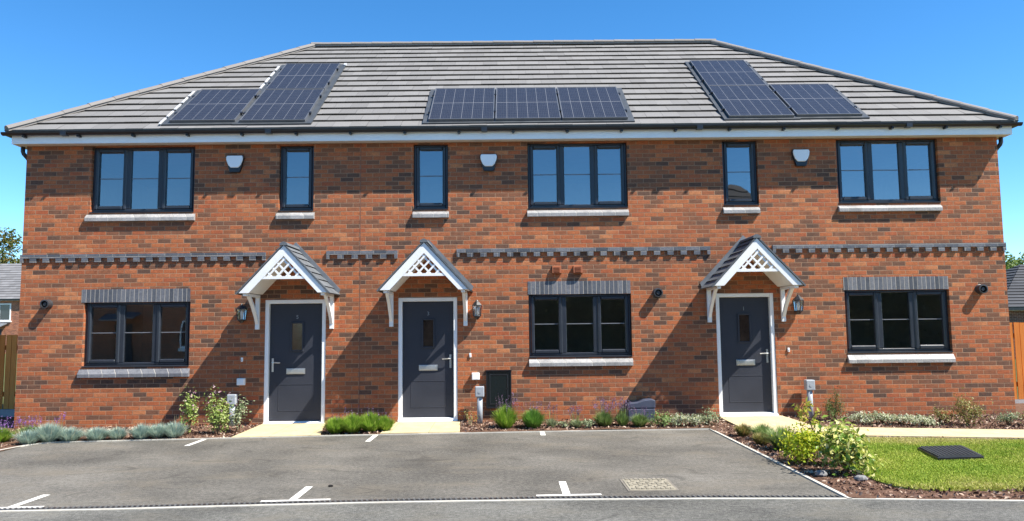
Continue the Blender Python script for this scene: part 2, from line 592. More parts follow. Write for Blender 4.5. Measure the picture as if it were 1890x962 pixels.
# pale edging along asphalt, white line along the front
def ribbon(name, pts, wd, z, mat, h=0.0, k='structure'):
    mb = MB()
    pts = [Vector((x, y, 0)) for x, y in pts]
    L, Rr = [], []
    for i, p in enumerate(pts):
        a = (pts[min(i + 1, len(pts) - 1)] - pts[max(0, i - 1)]).normalized()
        s = Vector((-a.y, a.x, 0)) * wd / 2
        L.append(p + s)
        Rr.append(p - s)
    n = len(pts)
    vs = [(p.x, p.y, z) for p in L] + [(p.x, p.y, z) for p in Rr]
    mb.add(vs, [(i, i + n, i + n + 1, i + 1) for i in range(n - 1)])
    if h:
        for side in (L, Rr):
            mb.add([(p.x, p.y, z) for p in side] + [(p.x, p.y, z - h) for p in side], [(i, i + 1, i + n + 1, i + n) for i in range(n - 1)])
    return kind(mb.build(name, mat), k)


ribbon("bed_edging", EDGE[:8], 0.034, 0.014, M_EDGE, 0.08)
ribbon("corner_edging", [(3.14, -0.92), (3.14, -4.04), (3.13, -5.89)], 0.038, 0.014, M_EDGE, 0.08)
ribbon("front_edging", FRONT, 0.042, 0.008, M_EDGE, 0.05)

# painted bay markings
def marks(name, quads):
    mb = MB()
    for q in quads:
        (x0, y0), (x1, y1), wd = q
        a = Vector((x1 - x0, y1 - y0, 0)).normalized()
        s = Vector((-a.y, a.x, 0)) * wd / 2
        p, r = Vector((x0, y0, 0.004)), Vector((x1, y1, 0.004))
        mb.add([p + s, p - s, r - s, r + s], [(0, 1, 2, 3)])
    return kind(mb.build(name, M_LINE), 'structure')


marks("bay_marking", [((-4.61, -2.08), (-4.61, -1.44), 0.075)])
marks("bay_marking", [((-2.08, -1.86), (-2.08, -1.17), 0.075)])
marks("bay_marking", [((0.49, -1.42), (0.49, -1.03), 0.075)])
marks("bay_marking", [((-5.3, -5.885), (-4.36, -5.81), 0.06), ((-4.66, -5.80), (-4.65, -5.28), 0.075)])
marks("bay_marking", [((-2.38, -5.69), (-1.73, -5.64), 0.06), ((-2.09, -5.63), (-2.09, -5.03), 0.075)])
marks("bay_marking", [((0.24, -5.58), (0.87, -5.56), 0.06), ((0.535, -5.535), (0.535, -4.92), 0.075)])

# drain channel
dr = thing("drain_channel", "slotted drain channel running across the front of the parking bays", "drain", (0, -5.7, 0))
pts = [(x, y + 0.085) for x, y in FRONT if -7.2 <= x <= 3.2]
pts[0] = (-7.1, -6.06)
pts[-1] = (3.10, -5.785)
ribbon("trough", pts, 0.10, 0.002, M_BLACK, k='thing').parent = dr
bpy.data.objects["trough"].matrix_parent_inverse = Matrix.Translation((0, 5.7, 0))
del bpy.data.objects["trough"]["kind"]
mb = MB()
cum = 0
for (x0, y0), (x1, y1) in zip(pts[:-1], pts[1:]):
    L = math.hypot(x1 - x0, y1 - y0)
    n = max(1, int(L / 0.048))
    a = Vector((x1 - x0, y1 - y0, 0)).normalized()
    s = Vector((-a.y, a.x, 0))
    for k in range(n):
        p = Vector((x0, y0, 0.006)) + a * (k + 0.5) * L / n
        mb.bar(p - s * 0.045 + a * 0.010, p + s * 0.045 - a * 0.010, 0.017, 0.006)
    for q in (-0.052,):
        mb.bar(Vector((x0, y0, 0.0065)) + s * q, Vector((x1, y1, 0.0065)) + s * q, 0.011, 0.006)
mb.build("grating", plain("galvanised_grating", (0.13, 0.13, 0.125), 0.6, 0.5, 0.3, var=0.25), dr)

# gully cover in asphalt
gc = thing("manhole_cover", "pale worn manhole cover with raised studs set in the asphalt", "manhole cover", (1.4, -5.14, 0))
MB().box(1.15, 1.66, -5.43, -4.84, -0.02, 0.005).build("cover_frame", plain("iron_frame", (0.18, 0.16, 0.13), 0.8, 0.3, var=0.3), gc)
mb = MB()
mb.box(1.175, 1.635, -5.405, -4.865, 0.0, 0.009)
for i in range(9):
    for j in range(7):
        x, y = 1.20 + i * 0.048, -5.37 + j * 0.075
        if (i + j) % 2 == 0 or j % 3 == 0:
            mb.box(x, x + 0.032, y, y + 0.045, 0.0085, 0.017)
mb.build("cover_plate", plain("worn_cover", (0.27, 0.24, 0.18), 0.8, 0.3, var=0.35, scale=20), gc)

# dark inspection cover on lawn
ic = thing("inspection_cover", "black ribbed inspection cover lying raised in the lawn", "cover", (5.35, -3.7, 0.02))
A = [(5.13, -3.33), (5.75, -3.27), (5.55, -4.01), (4.97, -4.07)]
c0 = (sum(p[0] for p in A) / 4, sum(p[1] for p in A) / 4)
def inset(s):
    return [(c0[0] + (x - c0[0]) * s, c0[1] + (y - c0[1]) * s) for x, y in A]
MB().prism(A, 0.0, 0.062, 'z').build("cover_rim", M_BLACK, ic, bevel=0.006)
mb = MB()
mb.prism(inset(0.93), 0.05, 0.074, 'z')
I = inset(0.88)
for k in range(13):
    t = k / 12
    p = [Vector((*I[0], 0.076)).lerp(Vector((*I[3], 0.076)), t), Vector((*I[1], 0.076)).lerp(Vector((*I[2], 0.076)), t)]
    for q in range(10):
        mb.bar(p[0].lerp(p[1], q / 10 + 0.01), p[0].lerp(p[1], q / 10 + 0.075), 0.022, 0.012)
mb.build("cover_lid", plain("dark_rubber", (0.045, 0.047, 0.05), 0.55, 0.5, var=0.2), ic)

# ------------------------------------------------------------------ the terrace
XL, XR, H = -8.41, 8.60, 4.885
house = thing("terraced_house", "long two storey red brick terrace of three homes under one hipped tiled roof", "terrace")

WIN = [  # x0, x1, z0, z1, sill x0, x1, z0, z1, triple?, dark sill?
    (-7.273, -5.471, 3.69, 4.86, -7.33, -5.44, 3.54, 3.675, 1, 0), (-3.998, -3.394, 3.69, 4.855, -4.03, -3.37, 3.545, 3.675, 0, 0),
    (-1.654, -1.049, 3.69, 4.85, -1.665, -1.035, 3.545, 3.67, 0, 0), (0.343, 2.086, 3.69, 4.855, 0.325, 2.09, 3.545, 3.67, 1, 0),
    (3.757, 4.374, 3.715, 4.86, 3.735, 4.37, 3.565, 3.69, 0, 0), (5.762, 7.548, 3.725, 4.865, 5.745, 7.54, 3.575, 3.70, 1, 0),
    (-7.306, -5.481, 1.03, 2.137, -7.35, -5.465, 0.86, 1.012, 1, 1), (0.329, 2.096, 1.115, 2.195, 0.325, 2.10, 0.966, 1.10, 1, 0),
    (5.78, 7.591, 1.13, 2.212, 5.78, 7.60, 0.962, 1.117, 1, 0)]
DOOR = [(-4.202, -3.153, 0.015, 2.154, -1), (-1.915, -0.897, 0.05, 2.167, 1), (3.550, 4.556, 0.08, 2.184, 1)]

holes = [(a[0], a[1], a[2], a[3]) for a in WIN] + [(d[0], d[1], d[2], d[3]) for d in DOOR]
HT = 5.02
mb = MB()
xs = sorted(set([XL, XR] + [h[0] for h in holes] + [h[1] for h in holes]))
zs = sorted(set([-0.1, HT] + [h[2] for h in holes] + [h[3] for h in holes]))
for x0, x1 in zip(xs[:-1], xs[1:]):
    for z0, z1 in zip(zs[:-1], zs[1:]):
        cx, cz = (x0 + x1) / 2, (z0 + z1) / 2
        if any(h[0] < cx < h[1] and h[2] < cz < h[3] for h in holes):
            continue
        mb.add([(x0, 0, z0), (x1, 0, z0), (x1, 0, z1), (x0, 0, z1)], [(0, 1, 2, 3)])
D_ = 0.13
for x0, x1, z0, z1 in holes:
    mb.add([(x0, 0, z0), (x0, 0, z1), (x0, D_, z1), (x0, D_, z0)], [(0, 1, 2, 3)])
    mb.add([(x1, 0, z0), (x1, D_, z0), (x1, D_, z1), (x1, 0, z1)], [(0, 1, 2, 3)])
    mb.add([(x0, 0, z1), (x1, 0, z1), (x1, D_, z1), (x0, D_, z1)], [(0, 1, 2, 3)])
    mb.add([(x0, 0, z0), (x0, D_, z0), (x1, D_, z0), (x1, 0, z0)], [(0, 1, 2, 3)])
YB = 7.6
for x, s in ((XL, 1), (XR, 1)):
    mb.add([(x, 0, -0.1), (x, YB, -0.1), (x, YB, HT), (x, 0, HT)], [(0, 1, 2, 3)])
mb.add([(XL, YB, -0.1), (XR, YB, -0.1), (XR, YB, HT), (XL, YB, HT)], [(0, 1, 2, 3)])
wall = mb.build("wall", M_BRICK, house)

# rooms seen through the panes
mb = MB()
ins = 0.14
for x0, x1 in ((XL + 0.1, -2.60), (-2.55, 3.0), (3.05, XR - 0.1)):
    for z0, z1 in ((0.10, 2.45), (2.75, 4.95)):
        q = [(x0, ins, z0), (x1, ins, z0), (x1, 4.2, z0), (x0, 4.2, z0), (x0, ins, z1), (x1, ins, z1), (x1, 4.2, z1), (x0, 4.2, z1)]
        mb.add(q, [(0, 1, 2, 3), (4, 7, 6, 5), (0, 3, 7, 4), (1, 5, 6, 2), (3, 2, 6, 7)])
mb.build("interior", M_INSIDE, house)

# dentil band
def band2(x0, x1):
    mb = MB()
    zc = 2.925 + 0.003 * (x0 + x1) / 2
    n = int(round((x1 - x0) / 0.225))
    st = (x1 - x0) / n
    mb.box(x0, x1, -0.034, 0.02, zc, zc + 0.066)
    for k in range(n + 1):
        x = x0 + k * st
        mb.box(max(x0, x - 0.054), min(x1, x + 0.054), -0.034, 0.02, zc - 0.074, zc - 0.003)
    mb.build("string_course", M_BLUE, house)


for a, b in ((-8.425, -4.20), (-3.152, -1.925), (-0.902, 3.485), (4.567, 8.615)):
    band2(a, b)

# windows
def frame_box(mb, x0, x1, z0, z1, wl, wr, wb, wt, y0, y1):
    mb.box(x0, x0 + wl, y0, y1, z0, z1)
    mb.box(x1 - wr, x1, y0, y1, z0, z1)
    mb.box(x0 + wl, x1 - wr, y0, y1, z0, z0 + wb)
    mb.box(x0 + wl, x1 - wr, y0, y1, z1 - wt, z1)


for i, (x0, x1, z0, z1, s0, s1, sz0, sz1, tri, dark) in enumerate(WIN):
    a, b = x0 + 0.004, x1 - 0.004
    zb, zt = z0 + 0.028, z1 - 0.003
    mb = MB()
    frame_box(mb, a, b, zb, zt, 0.045, 0.045, 0.05, 0.04, 0.062, 0.128)
    lights = []
    if tri:
        Wd = b - a
        m1, m2 = a + Wd * 0.345, a + Wd * 0.655
        for mm in (m1, m2):
            mb.box(mm - 0.0425, mm + 0.0425, 0.0625, 0.127, zb + 0.05, zt - 0.04)
        lights = [(a + 0.045, m1 - 0.0425, 1), (m1 + 0.0425, m2 - 0.0425, 0), (m2 + 0.0425, b - 0.045, 1)]
    else:
        lights = [(a + 0.045, b - 0.045, 1)]
    win = mb.build("window", M_FRAME, house, bevel=0.009)
    win.modifiers[0].segments = 1
    gl = MB()
    gb = MB()
    for q0, q1, sash in lights:
        if sash:
            sm = MB()
            frame_box(sm, q0 - 0.012, q1 + 0.012, zb + 0.038, zt - 0.028, 0.064, 0.064, 0.064, 0.064, 0.046, 0.11)
            o = sm.build("sash", M_FRAME, win, bevel=0.015)
            o.modifiers[0].segments = 1
            g0, g1, gz0, gz1 = q0 + 0.05, q1 - 0.05, zb + 0.10, zt - 0.09
        else:
            g0, g1, gz0, gz1 = q0 + 0.004, q1 - 0.004, zb + 0.055, zt - 0.044
        gl.add([(g0 - 0.01, 0.095, gz0 - 0.01), (g1 + 0.01, 0.095, gz0 - 0.01), (g1 + 0.01, 0.095, gz1 + 0.01), (g0 - 0.01, 0.095, gz1 + 0.01)], [(0, 1, 2, 3)])
        zm = (zb + zt) / 2 + 0.02
        gb.box(g0 - 0.005, g1 + 0.005, 0.086, 0.094, zm - 0.007, zm + 0.007)
    gl.build("pane", M_PANE, win)
    gb.build("glazing_bar", plain("grey_glazing_bar", (0.16, 0.165, 0.175), 0.5), win)
    MB().prism([(-0.012, z0 + 0.004), (0.10, z0 + 0.012), (0.10, z0 + 0.027), (0.05, z0 + 0.026), (-0.012, z0 + 0.018)], x0 + 0.002, x1 - 0.002, 'x').build("metal_cill", M_FRAME, win)
    msl = M_SILLD if dark else M_SILL
    MB().prism([(-0.058, sz0), (0.10, sz0), (0.10, sz1 + 0.012), (0.0, sz1 - 0.012), (-0.040, sz0 + 0.085), (-0.058, sz0 + 0.06)], s0, s1, 'x').build("sill", msl, win, bevel=0.004)
    if z0 < 2:
        MB().box(x0 - 0.01 - (0.035 if i == 6 else 0), x1 - 0.005, -0.004, 0.06, z1 + 0.002, z1 + 0.226).build("lintel", M_SOLDIER, win)

# front doors
for i, (x0, x1, z0, z1, hs_) in enumerate(DOOR):
    fw = 0.068
    mb = MB()
    lx0, lx1, lz0, lz1 = x0 + fw + 0.004, x1 - fw - 0.004, z0 + 0.075, z1 - fw - 0.004
    mb.box(lx0, lx1, 0.085, 0.13, lz0, lz1)
    door = mb.build("front_door", M_DOOR, house)
    cx, W2 = (lx0 + lx1) / 2, (lx1 - lx0)
    mb = MB()
    mb.box(x0 + 0.002, x0 + fw, 0.012, 0.12, z0 + 0.03, z1 - 0.002)
    mb.box(x1 - fw, x1 - 0.002, 0.012, 0.12, z0 + 0.03, z1 - 0.002)
    mb.box(x0 + fw, x1 - fw, 0.012, 0.12, z1 - fw, z1 - 0.002)
    mb.build("door_frame", M_WHITE, door, bevel=0.006)
    MB().prism([(-0.03, z0), (0.12, z0), (0.12, z0 + 0.07), (0.05, z0 + 0.065), (-0.03, z0 + 0.03)], x0 + 0.002, x1 - 0.002, 'x').build("threshold", M_WHITE, door, bevel=0.004)
    # raised mouldings: lower panel and the surround of the small light
    mb = MB()
    def mould(a, b, c, d, t=0.014):
        frame_box(mb, a, b, c, d, t, t, t, t, 0.081, 0.086)
    mould(cx - 0.30, cx + 0.30, lz0 + 0.16, lz0 + 0.62)
    mb.build("moulding", M_DOOR, door, bevel=0.006)
    gz0, gz1 = lz0 + 1.17, lz0 + 1.68
    off = 0.02 if i else 0.035
    mb = MB()
    frame_box(mb, cx - 0.115 + off - 0.02, cx + 0.115 + off - 0.02, gz0, gz1, 0.03, 0.03, 0.03, 0.03, 0.066, 0.086)
    mb.build("light_surround", M_DOOR, door, bevel=0.006)
    g0 = cx + off - 0.02
    MB().box(g0 - 0.088, g0 + 0.088, 0.079, 0.0835, gz0 + 0.028, gz1 - 0.028).build("door_glass", plain("obscure_glass", (0.035, 0.022, 0.016), 0.12, 0.6, var=0.5, scale=9), door)
    lp = MB()
    lp.box(cx - 0.16, cx + 0.16, 0.070, 0.086, lz0 + 0.79, lz0 + 0.885)
    lp.box(cx - 0.135, cx + 0.135, 0.062, 0.0705, lz0 + 0.81, lz0 + 0.868)
    lp.build("letter_plate", M_STEEL, door, bevel=0.004)
    hx = lx0 + 0.055 if hs_ < 0 else lx1 - 0.055
    hb = MB()
    hb.box(hx - 0.016, hx + 0.016, 0.073, 0.086, lz0 + 0.83, lz0 + 1.06)
    hb.tube([(hx, 0.075, lz0 + 0.99), (hx, 0.03, lz0 + 0.99), (hx - hs_ * 0.03, 0.022, lz0 + 0.99), (hx - hs_ * 0.14, 0.024, lz0 + 0.985)], 0.0105, 8)
    hb.tube([(hx, 0.07, lz0 + 0.87), (hx, 0.086, lz0 + 0.87)], 0.011, 8)
    hb.build("handle", M_STEEL, door)
    cu = bpy.data.curves.new("house_number", 'FONT')
    cu.body = "531"[i]
    cu.size = 0.09
    cu.extrude = 0.004
    cu.align_x = 'CENTER'
    cu.materials.append(M_NUM)
    tmp = bpy.data.objects.new("lettering", cu)
    me = bpy.data.meshes.new_from_object(tmp)
    bpy.data.objects.remove(tmp)
    me.transform(Matrix.Translation((g0, 0.079, gz1 + 0.055)) @ Matrix.Rotation(R(90), 4, 'X'))
    no = bpy.data.objects.new("house_number", me)
    COL.objects.link(no)
    attach(no, door)


# ------------------------------------------------------------------ roofs
def roof_slope(mb, P0, P1, R0, R1, n, tw, th, jit=0.0):
    P0, P1, R0, R1 = map(Vector, (P0, P1, R0, R1))
    e = (P1 - P0).normalized()
    s = (R0 - P0) - e * (R0 - P0).dot(e)
    nrm = e.cross(s).normalized()
    if nrm.z < 0:
        nrm = -nrm
    L0, L1 = 0.0, (P1 - P0).length
    h0, h1 = (R0 - P0).dot(e), (R1 - P0).dot(e)
    def rngx(t):
        return L0 + (h0 - L0) * t, L1 + (h1 - L1) * t
    for k in range(n):
        t0, t1 = k / n, (k + 1) / n
        la, lb = rngx(t0)
        ha, hb = rngx(t1)
        x = -10 * tw + (k % 2) * tw / 2
        while x < L1 + tw:
            xa, xb = x + 0.0011, x + tw - 0.0011
            x += tw
            c = lambda q, lo, hi: min(max(q, lo), hi)
            a0, b0, a1, b1 = c(xa, la, lb), c(xb, la, lb), c(xa, ha, hb), c(xb, ha, hb)
            if b0 - a0 < 1e-3 and b1 - a1 < 1e-3:
                continue
            j = random.uniform(-jit, jit)
            B0 = P0 + s * t0
            B1 = P0 + s * t1
            lo = nrm * (th + j)
            hi = nrm * (0.003 + j * 0.3)
            dn = -nrm * 0.002
            back = s.normalized() * th * 0.8 if k else Vector((0, 0, 0))
            vs_ = [B0 + e * a0 + lo, B0 + e * b0 + lo, B1 + e * b1 + hi, B1 + e * a1 + hi, B0 + e * a0 + dn + back, B0 + e * b0 + dn + back]
            mb.add(vs_, [(0, 1, 2, 3), (4, 5, 1, 0)])


PIT = R(36.4)
EY, EZ = -0.285, 5.075
RY = 3.80
RZ = EZ + (RY - EY) * math.tan(PIT)
EL_, ER_ = -8.62, 8.80
RLX, RRX = -4.40, 4.70
BY = 2 * RY - EY
mb = MB()
fl, fr, bl, br = (EL_, EY, EZ), (ER_, EY, EZ), (EL_, BY, EZ), (ER_, BY, EZ)
rl, rr = (RLX, RY, RZ), (RRX, RY, RZ)
roof_slope(mb, fl, fr, rl, rr, 16, 0.295, 0.034, 0.003)
roof_slope(mb, bl, fl, rl, rl, 16, 0.295, 0.034)
roof_slope(mb, fr, br, rr, rr, 16, 0.295, 0.034)
roof_slope(mb, br, bl, rr, rl, 16, 0.6, 0.030)
roof = mb.build("roof", M_TILE, house)
# boarding under tiles keeps light out
mb = MB()
dz = -0.012
def dn(p):
    return (p[0], p[1], p[2] + dz)
mb.add([dn(fl), dn(fr), dn(br), dn(bl), dn(rl), dn(rr)], [(0, 1, 5, 4), (1, 2, 5), (2, 3, 4, 5), (3, 0, 4)])
mb.build("roof_underlay", M_BLACK, roof)


def caps(name, A, B, rad, seg, parent, drop=0.0, bed=None):
    A, B = Vector(A), Vector(B)
    L = (B - A).length
    a = (B - A) / L
    sd = a.cross(Vector((0, 0, 1))).normalized()
    upv = sd.cross(a).normalized()
    n = int(L / seg)
    mb = MB()
    for k in range(n):
        p0 = A + a * (k * L / n) + Vector((0, 0, drop))
        p1 = A + a * ((k + 1.06) * L / n) + Vector((0, 0, drop))
        j = random.uniform(-0.002, 0.002)
        ring0, ring1 = [], []
        for i in range(9):
            th = math.pi * i / 8
            o0 = sd * math.cos(th) * rad * 1.02 + upv * (math.sin(th) * rad * 0.60 + j + 0.004)
            o1 = sd * math.cos(th) * rad * 0.99 + upv * (math.sin(th) * rad * 0.57 + j)
            ring0.append(p0 + o0)
            ring1.append(p1 + o1)
        mb.add(ring0 + ring1, [(i, i + 1, i + 10, i + 9) for i in range(8)] + [tuple(range(9))])
    mb.bar(A + Vector((0, 0, drop - 0.012)), B + Vector((0, 0, drop - 0.012)), rad * 1.7, 0.05)
    o = mb.build(name, M_CAP, parent, smooth=False)
    return o


caps("hip_cap", (EL_ + 0.02, EY + 0.02, EZ + 0.030), (RLX, RY, RZ + 0.025), 0.125, 0.45, roof, 0.0)
caps("hip_cap", (ER_ - 0.02, EY + 0.02, EZ + 0.030), (RRX, RY, RZ + 0.025), 0.125, 0.45, roof, 0.0)
caps("hip_cap", (EL_ + 0.02, BY - 0.02, EZ + 0.030), (RLX, RY, RZ + 0.025), 0.125, 0.45, roof, 0.0)
caps("hip_cap", (ER_ - 0.02, BY - 0.02, EZ + 0.030), (RRX, RY, RZ + 0.025), 0.125, 0.45, roof, 0.0)
caps("ridge_cap", (RLX - 0.05, RY, RZ + 0.02), (RRX + 0.05, RY, RZ + 0.02), 0.13, 0.44, roof, 0.0)

# eaves: fascia, soffit, gutter
FY = -0.215
SL, SR = XL - 0.135, XR + 0.135
mb = MB()
mb.box(SL, SR, FY, FY + 0.02, H - 0.012, 5.045)
mb.box(SL, SL + 0.02, FY + 0.02, YB + 0.2, H - 0.012, 5.045)
mb.box(SR - 0.02, SR, FY + 0.02, YB + 0.2, H - 0.012, 5.045)
mb.build("fascia", M_WHITE, house)
mb = MB()
mb.box(SL + 0.021, SR - 0.021, FY + 0.021, -0.001, H, H + 0.012)
mb.box(SL + 0.021, XL - 0.001, 0, YB + 0.2, H, H + 0.012)
mb.box(XR + 0.001, SR - 0.021, 0, YB + 0.2, H, H + 0.012)
mb.build("soffit", plain("soffit_board", (0.72, 0.68, 0.62), 0.5, var=0.05), house)


def gutter_profile(r=0.058):
    return [(r * math.cos(t), r * math.sin(t) * 0.95) for t in np.linspace(math.pi, 2 * math.pi, 9)]


mb = MB()
gy, gz = FY - 0.062, 5.055
pr = [(y + gy, z + gz) for y, z in gutter_profile()]
pr2 = pr + [(y, z + 0.006) for y, z in [(gy + 0.046, gz - 0.01)]] + [(gy + 0.03, gz - 0.038), (gy, gz - 0.047), (gy - 0.03, gz - 0.038), (gy - 0.046, gz - 0.005)]
mb.prism(pr2, SL - 0.12, SR + 0.12, 'x')
# returns along the ends
for xc in (SL - 0.062, SR + 0.062):
    q = [(x + xc, z + gz) for x, z in gutter_profile()] + [(xc + 0.046, gz - 0.004), (xc + 0.03, gz - 0.038), (xc, gz - 0.047), (xc - 0.03, gz - 0.038), (xc - 0.046, gz - 0.005)]
    mb.prism(q, gy + 0.0, YB + 0.2, 'y')
gut = mb.build("gutter", M_BLACK, house, smooth=False)
for k in range(19):
    x = SL + 0.25 + k * (SR - SL - 0.5) / 18
    mb = MB()
    mb.box(x - 0.018, x + 0.018, FY - 0.10, FY - 0.002, gz - 0.085, gz - 0.052)
    mb.box(x - 0.030, x + 0.030, gy - 0.064, gy + 0.05, gz - 0.0615, gz - 0.0565)
    mb.build("gutter_bracket", M_BLACK, gut)
for x in (-4.1, -0.4, 3.3, 6.9, -7.6):
    MB().box(x - 0.05, x + 0.05, gy - 0.063, gy + 0.04, gz - 0.062, gz + 0.004).build("gutter_union", M_BLACK, gut)
for s, xw in ((-1, XL), (1, XR)):
    mb = MB()
    xg = xw + s * 0.19
    xg2 = xw + s * 0.105
    mb.tube([(xg2, 0.05, 4.99), (xg2, 0.05, 4.80), (xg2 - s * 0.015, 0.055, 4.76), (xw + s * 0.055, 0.10, 4.70), (xw + s * 0.038, 0.13, 4.65), (xw + s * 0.038, 0.13, 0.0)], 0.036, 10)
    mb.build("downpipe", M_BLACK, house, smooth=True)

# movement joint, flues, air bricks
MB().box(-2.581, -2.567, -0.003, 0.003, 0.0, H).build("movement_joint", M_SEAL, house)
for x, z in ((-7.921, 2.116), (2.55, 2.2), (8.122, 2.206)):
    mb = MB()
    n = 20
    ro, ri_ = 0.078, 0.058
    ring = lambda r, y: [(x + r * math.cos(2 * math.pi * k / n), y, z + r * math.sin(2 * math.pi * k / n)) for k in range(n)]
    for (ra, ya), (rb, yb) in (((0.084, 0.0), (0.084, -0.01)), ((0.084, -0.01), (ro, -0.014)), ((ro, -0.014), (ro, -0.115)), ((ro, -0.115), (ri_, -0.118)), ((ri_, -0.118), (ri_, -0.03))):
        mb.add(ring(ra, ya) + ring(rb, yb), [(k, (k + 1) % n, n + (k + 1) % n, n + k) for k in range(n)])
    mb.add(ring(ri_, -0.03), [tuple(range(n))])
    mb.tube([(x, -0.03, z), (x, -0.10, z)], 0.03, 12)
    mb.build("boiler_flue", M_FLUE, house, smooth=False)
for x in (0.823, 1.188):
    mb = MB()
    mb.prism([(0.0, 2.545), (-0.05, 2.545), (-0.065, 2.56), (-0.04, 2.675), (0.0, 2.69)], x - 0.077, x + 0.077, 'x')
    for k in range(4):
        mb.box(x - 0.05, x + 0.05, -0.072 + 0.0055 * k, -0.04, 2.572 + 0.025 * k, 2.584 + 0.025 * k)
    mb.build("vent_cowl", M_TERRA, house)

# ------------------------------------------------------------------ door canopies
def canopy(xc, zt):
    """zt: height of the eave tips."""
    hw, rise, dp = 0.725, 0.775, 0.72
    mb = MB()
    ov = 0.03
    kx = hw / rise
    roof_slope(mb, (xc - hw - 0.03, 0, zt - 0.03), (xc - hw - 0.03, -dp - ov, zt - 0.03), (xc, 0, zt + rise + 0.012), (xc, -dp - ov, zt + rise + 0.012), 7, 0.25, 0.022, 0.001)
    roof_slope(mb, (xc + hw + 0.03, -dp - ov, zt - 0.03), (xc + hw + 0.03, 0, zt - 0.03), (xc, -dp - ov, zt + rise + 0.012), (xc, 0, zt + rise + 0.012), 7, 0.25, 0.022, 0.001)
    # verge ends so the tiles read as solid
    for s in (-1, 1):
        mb.prism([(xc + s * (hw + 0.03), zt - 0.035), (xc, zt + rise + 0.006), (xc, zt + rise + 0.03), (xc + s * (hw + 0.045), zt - 0.015)], -dp - ov, -dp - ov + 0.05, 'y')
    c = mb.build("door_canopy", M_SLATE, house)
    mb = MB()
    mb.prism([(xc - 0.07, zt + rise - 0.01), (xc - 0.055, zt + rise + 0.03), (xc, zt + rise + 0.055), (xc + 0.055, zt + rise + 0.03), (xc + 0.07, zt + rise - 0.01)], -dp - ov - 0.005, -0.005, 'y')
    mb.build("ridge_tile", M_SLATE, c)
    mb = MB()
    for s in (-1, 1):
        mb.prism([(xc + s * (hw + 0.02), zt + 0.005), (xc, zt + rise + 0.03), (xc, zt + rise + 0.125), (xc + s * (hw + 0.05), zt + 0.075)], -0.018, -0.002, 'y')
    mb.build("flashing", M_LEAD, c)
    mb = MB()
    ti = 0.045
    mb.prism([(xc - hw + 0.01, zt + 0.0), (xc, zt + rise - 0.005), (xc + hw - 0.01, zt + 0.0), (xc + hw - 0.16, zt + 0.0), (xc, zt + rise - 0.17), (xc - hw + 0.16, zt + 0.0)], -dp + 0.03, -0.003, 'y')
    mb.build("canopy_lining", M_PAINT, c)
    mb = MB()
    mb.prism([(xc - hw, zt - 0.012), (xc, zt + rise - 0.008), (xc + hw, zt - 0.012), (xc + hw - 0.165, zt - 0.012), (xc, zt + rise - 0.185), (xc - hw + 0.165, zt - 0.012)], -dp - 0.012, -dp + 0.028, 'y')
    mb.build("bargeboard", M_PAINT, c, bevel=0.004)
    # trellis in the gable
    mb = MB()
    hi_ = rise - 0.185
    wi = hw - 0.165
    def xin(z):
        return wi * (1 - (z + 0.012) / (hi_ + 0.012))
    zr = 0.215
    mb.box(xc - xin(zr) - 0.02, xc + xin(zr) + 0.02, -dp - 0.006, -dp + 0.02, zt + zr, zt + zr + 0.045)
    k = wi / (hi_ + 0.012)
    zb = zr + 0.04
    b = -xin(zb) + 0.055
    while b < xin(zb) - 0.03:
        # from base (b,zb) going up-right till the right slope
        z = (wi * hi_ / (hi_ + 0.012) + 0.0 - b + k * zb) / (2 * k)
        xe = b + k * (z - zb)
        if z > zb + 0.02:
            mb.bar((xc + b, -dp + 0.002, zt + zb), (xc + xe + 0.01, -dp + 0.002, zt + z + 0.01), 0.030, 0.012, (0, 1, 0))
            mb.bar((xc - b, -dp + 0.011, zt + zb), (xc - xe - 0.01, -dp + 0.011, zt + z + 0.01), 0.030, 0.012, (0, 1, 0))
        b += 0.150
    mb.build("trellis", M_PAINT, c)
    for s in (-1, 1):
        mb = MB()
        xb = xc + s * 0.635
        mb.box(xb - 0.034, xb + 0.034, -0.06, -0.003, zt - 0.60, zt - 0.012)
        mb.box(xb - 0.032, xb + 0.032, -dp + 0.03, -0.06, zt - 0.055, zt - 0.0125)
        path = [(-0.045, zt - 0.50), (-0.14, zt - 0.37), (-0.30, zt - 0.20), (-0.50, zt - 0.04)]
        for p, q in zip(path[:-1], path[1:]):
            mb.bar((xb, p[0], p[1]), (xb, q[0], q[1]), 0.054, 0.05)
        mb.build("bracket", M_PAINT, c, bevel=0.004)


canopy(-3.68, 2.245)
canopy(-1.39, 2.270)
canopy(4.065, 2.285)

# ------------------------------------------------------------------ solar panels
ca, sa = math.cos(PIT), math.sin(PIT)
def rp(x, s, h):
    """A point on the roof: x along, s up the slope, h above the tiles."""
    return Vector((x, -0.28 + s * ca - h * sa, 5.10 + s * sa + h * ca))


def obox(mb, x0, x1, s0, s1, h0, h1):
    mb.add([rp(x, s, h) for h in (h0, h1) for s in (s0, s1) for x in (x0, x1)],
           [(0, 2, 3, 1), (4, 5, 7, 6), (0, 1, 5, 4), (2, 6, 7, 3), (0, 4, 6, 2), (1, 3, 7, 5)])


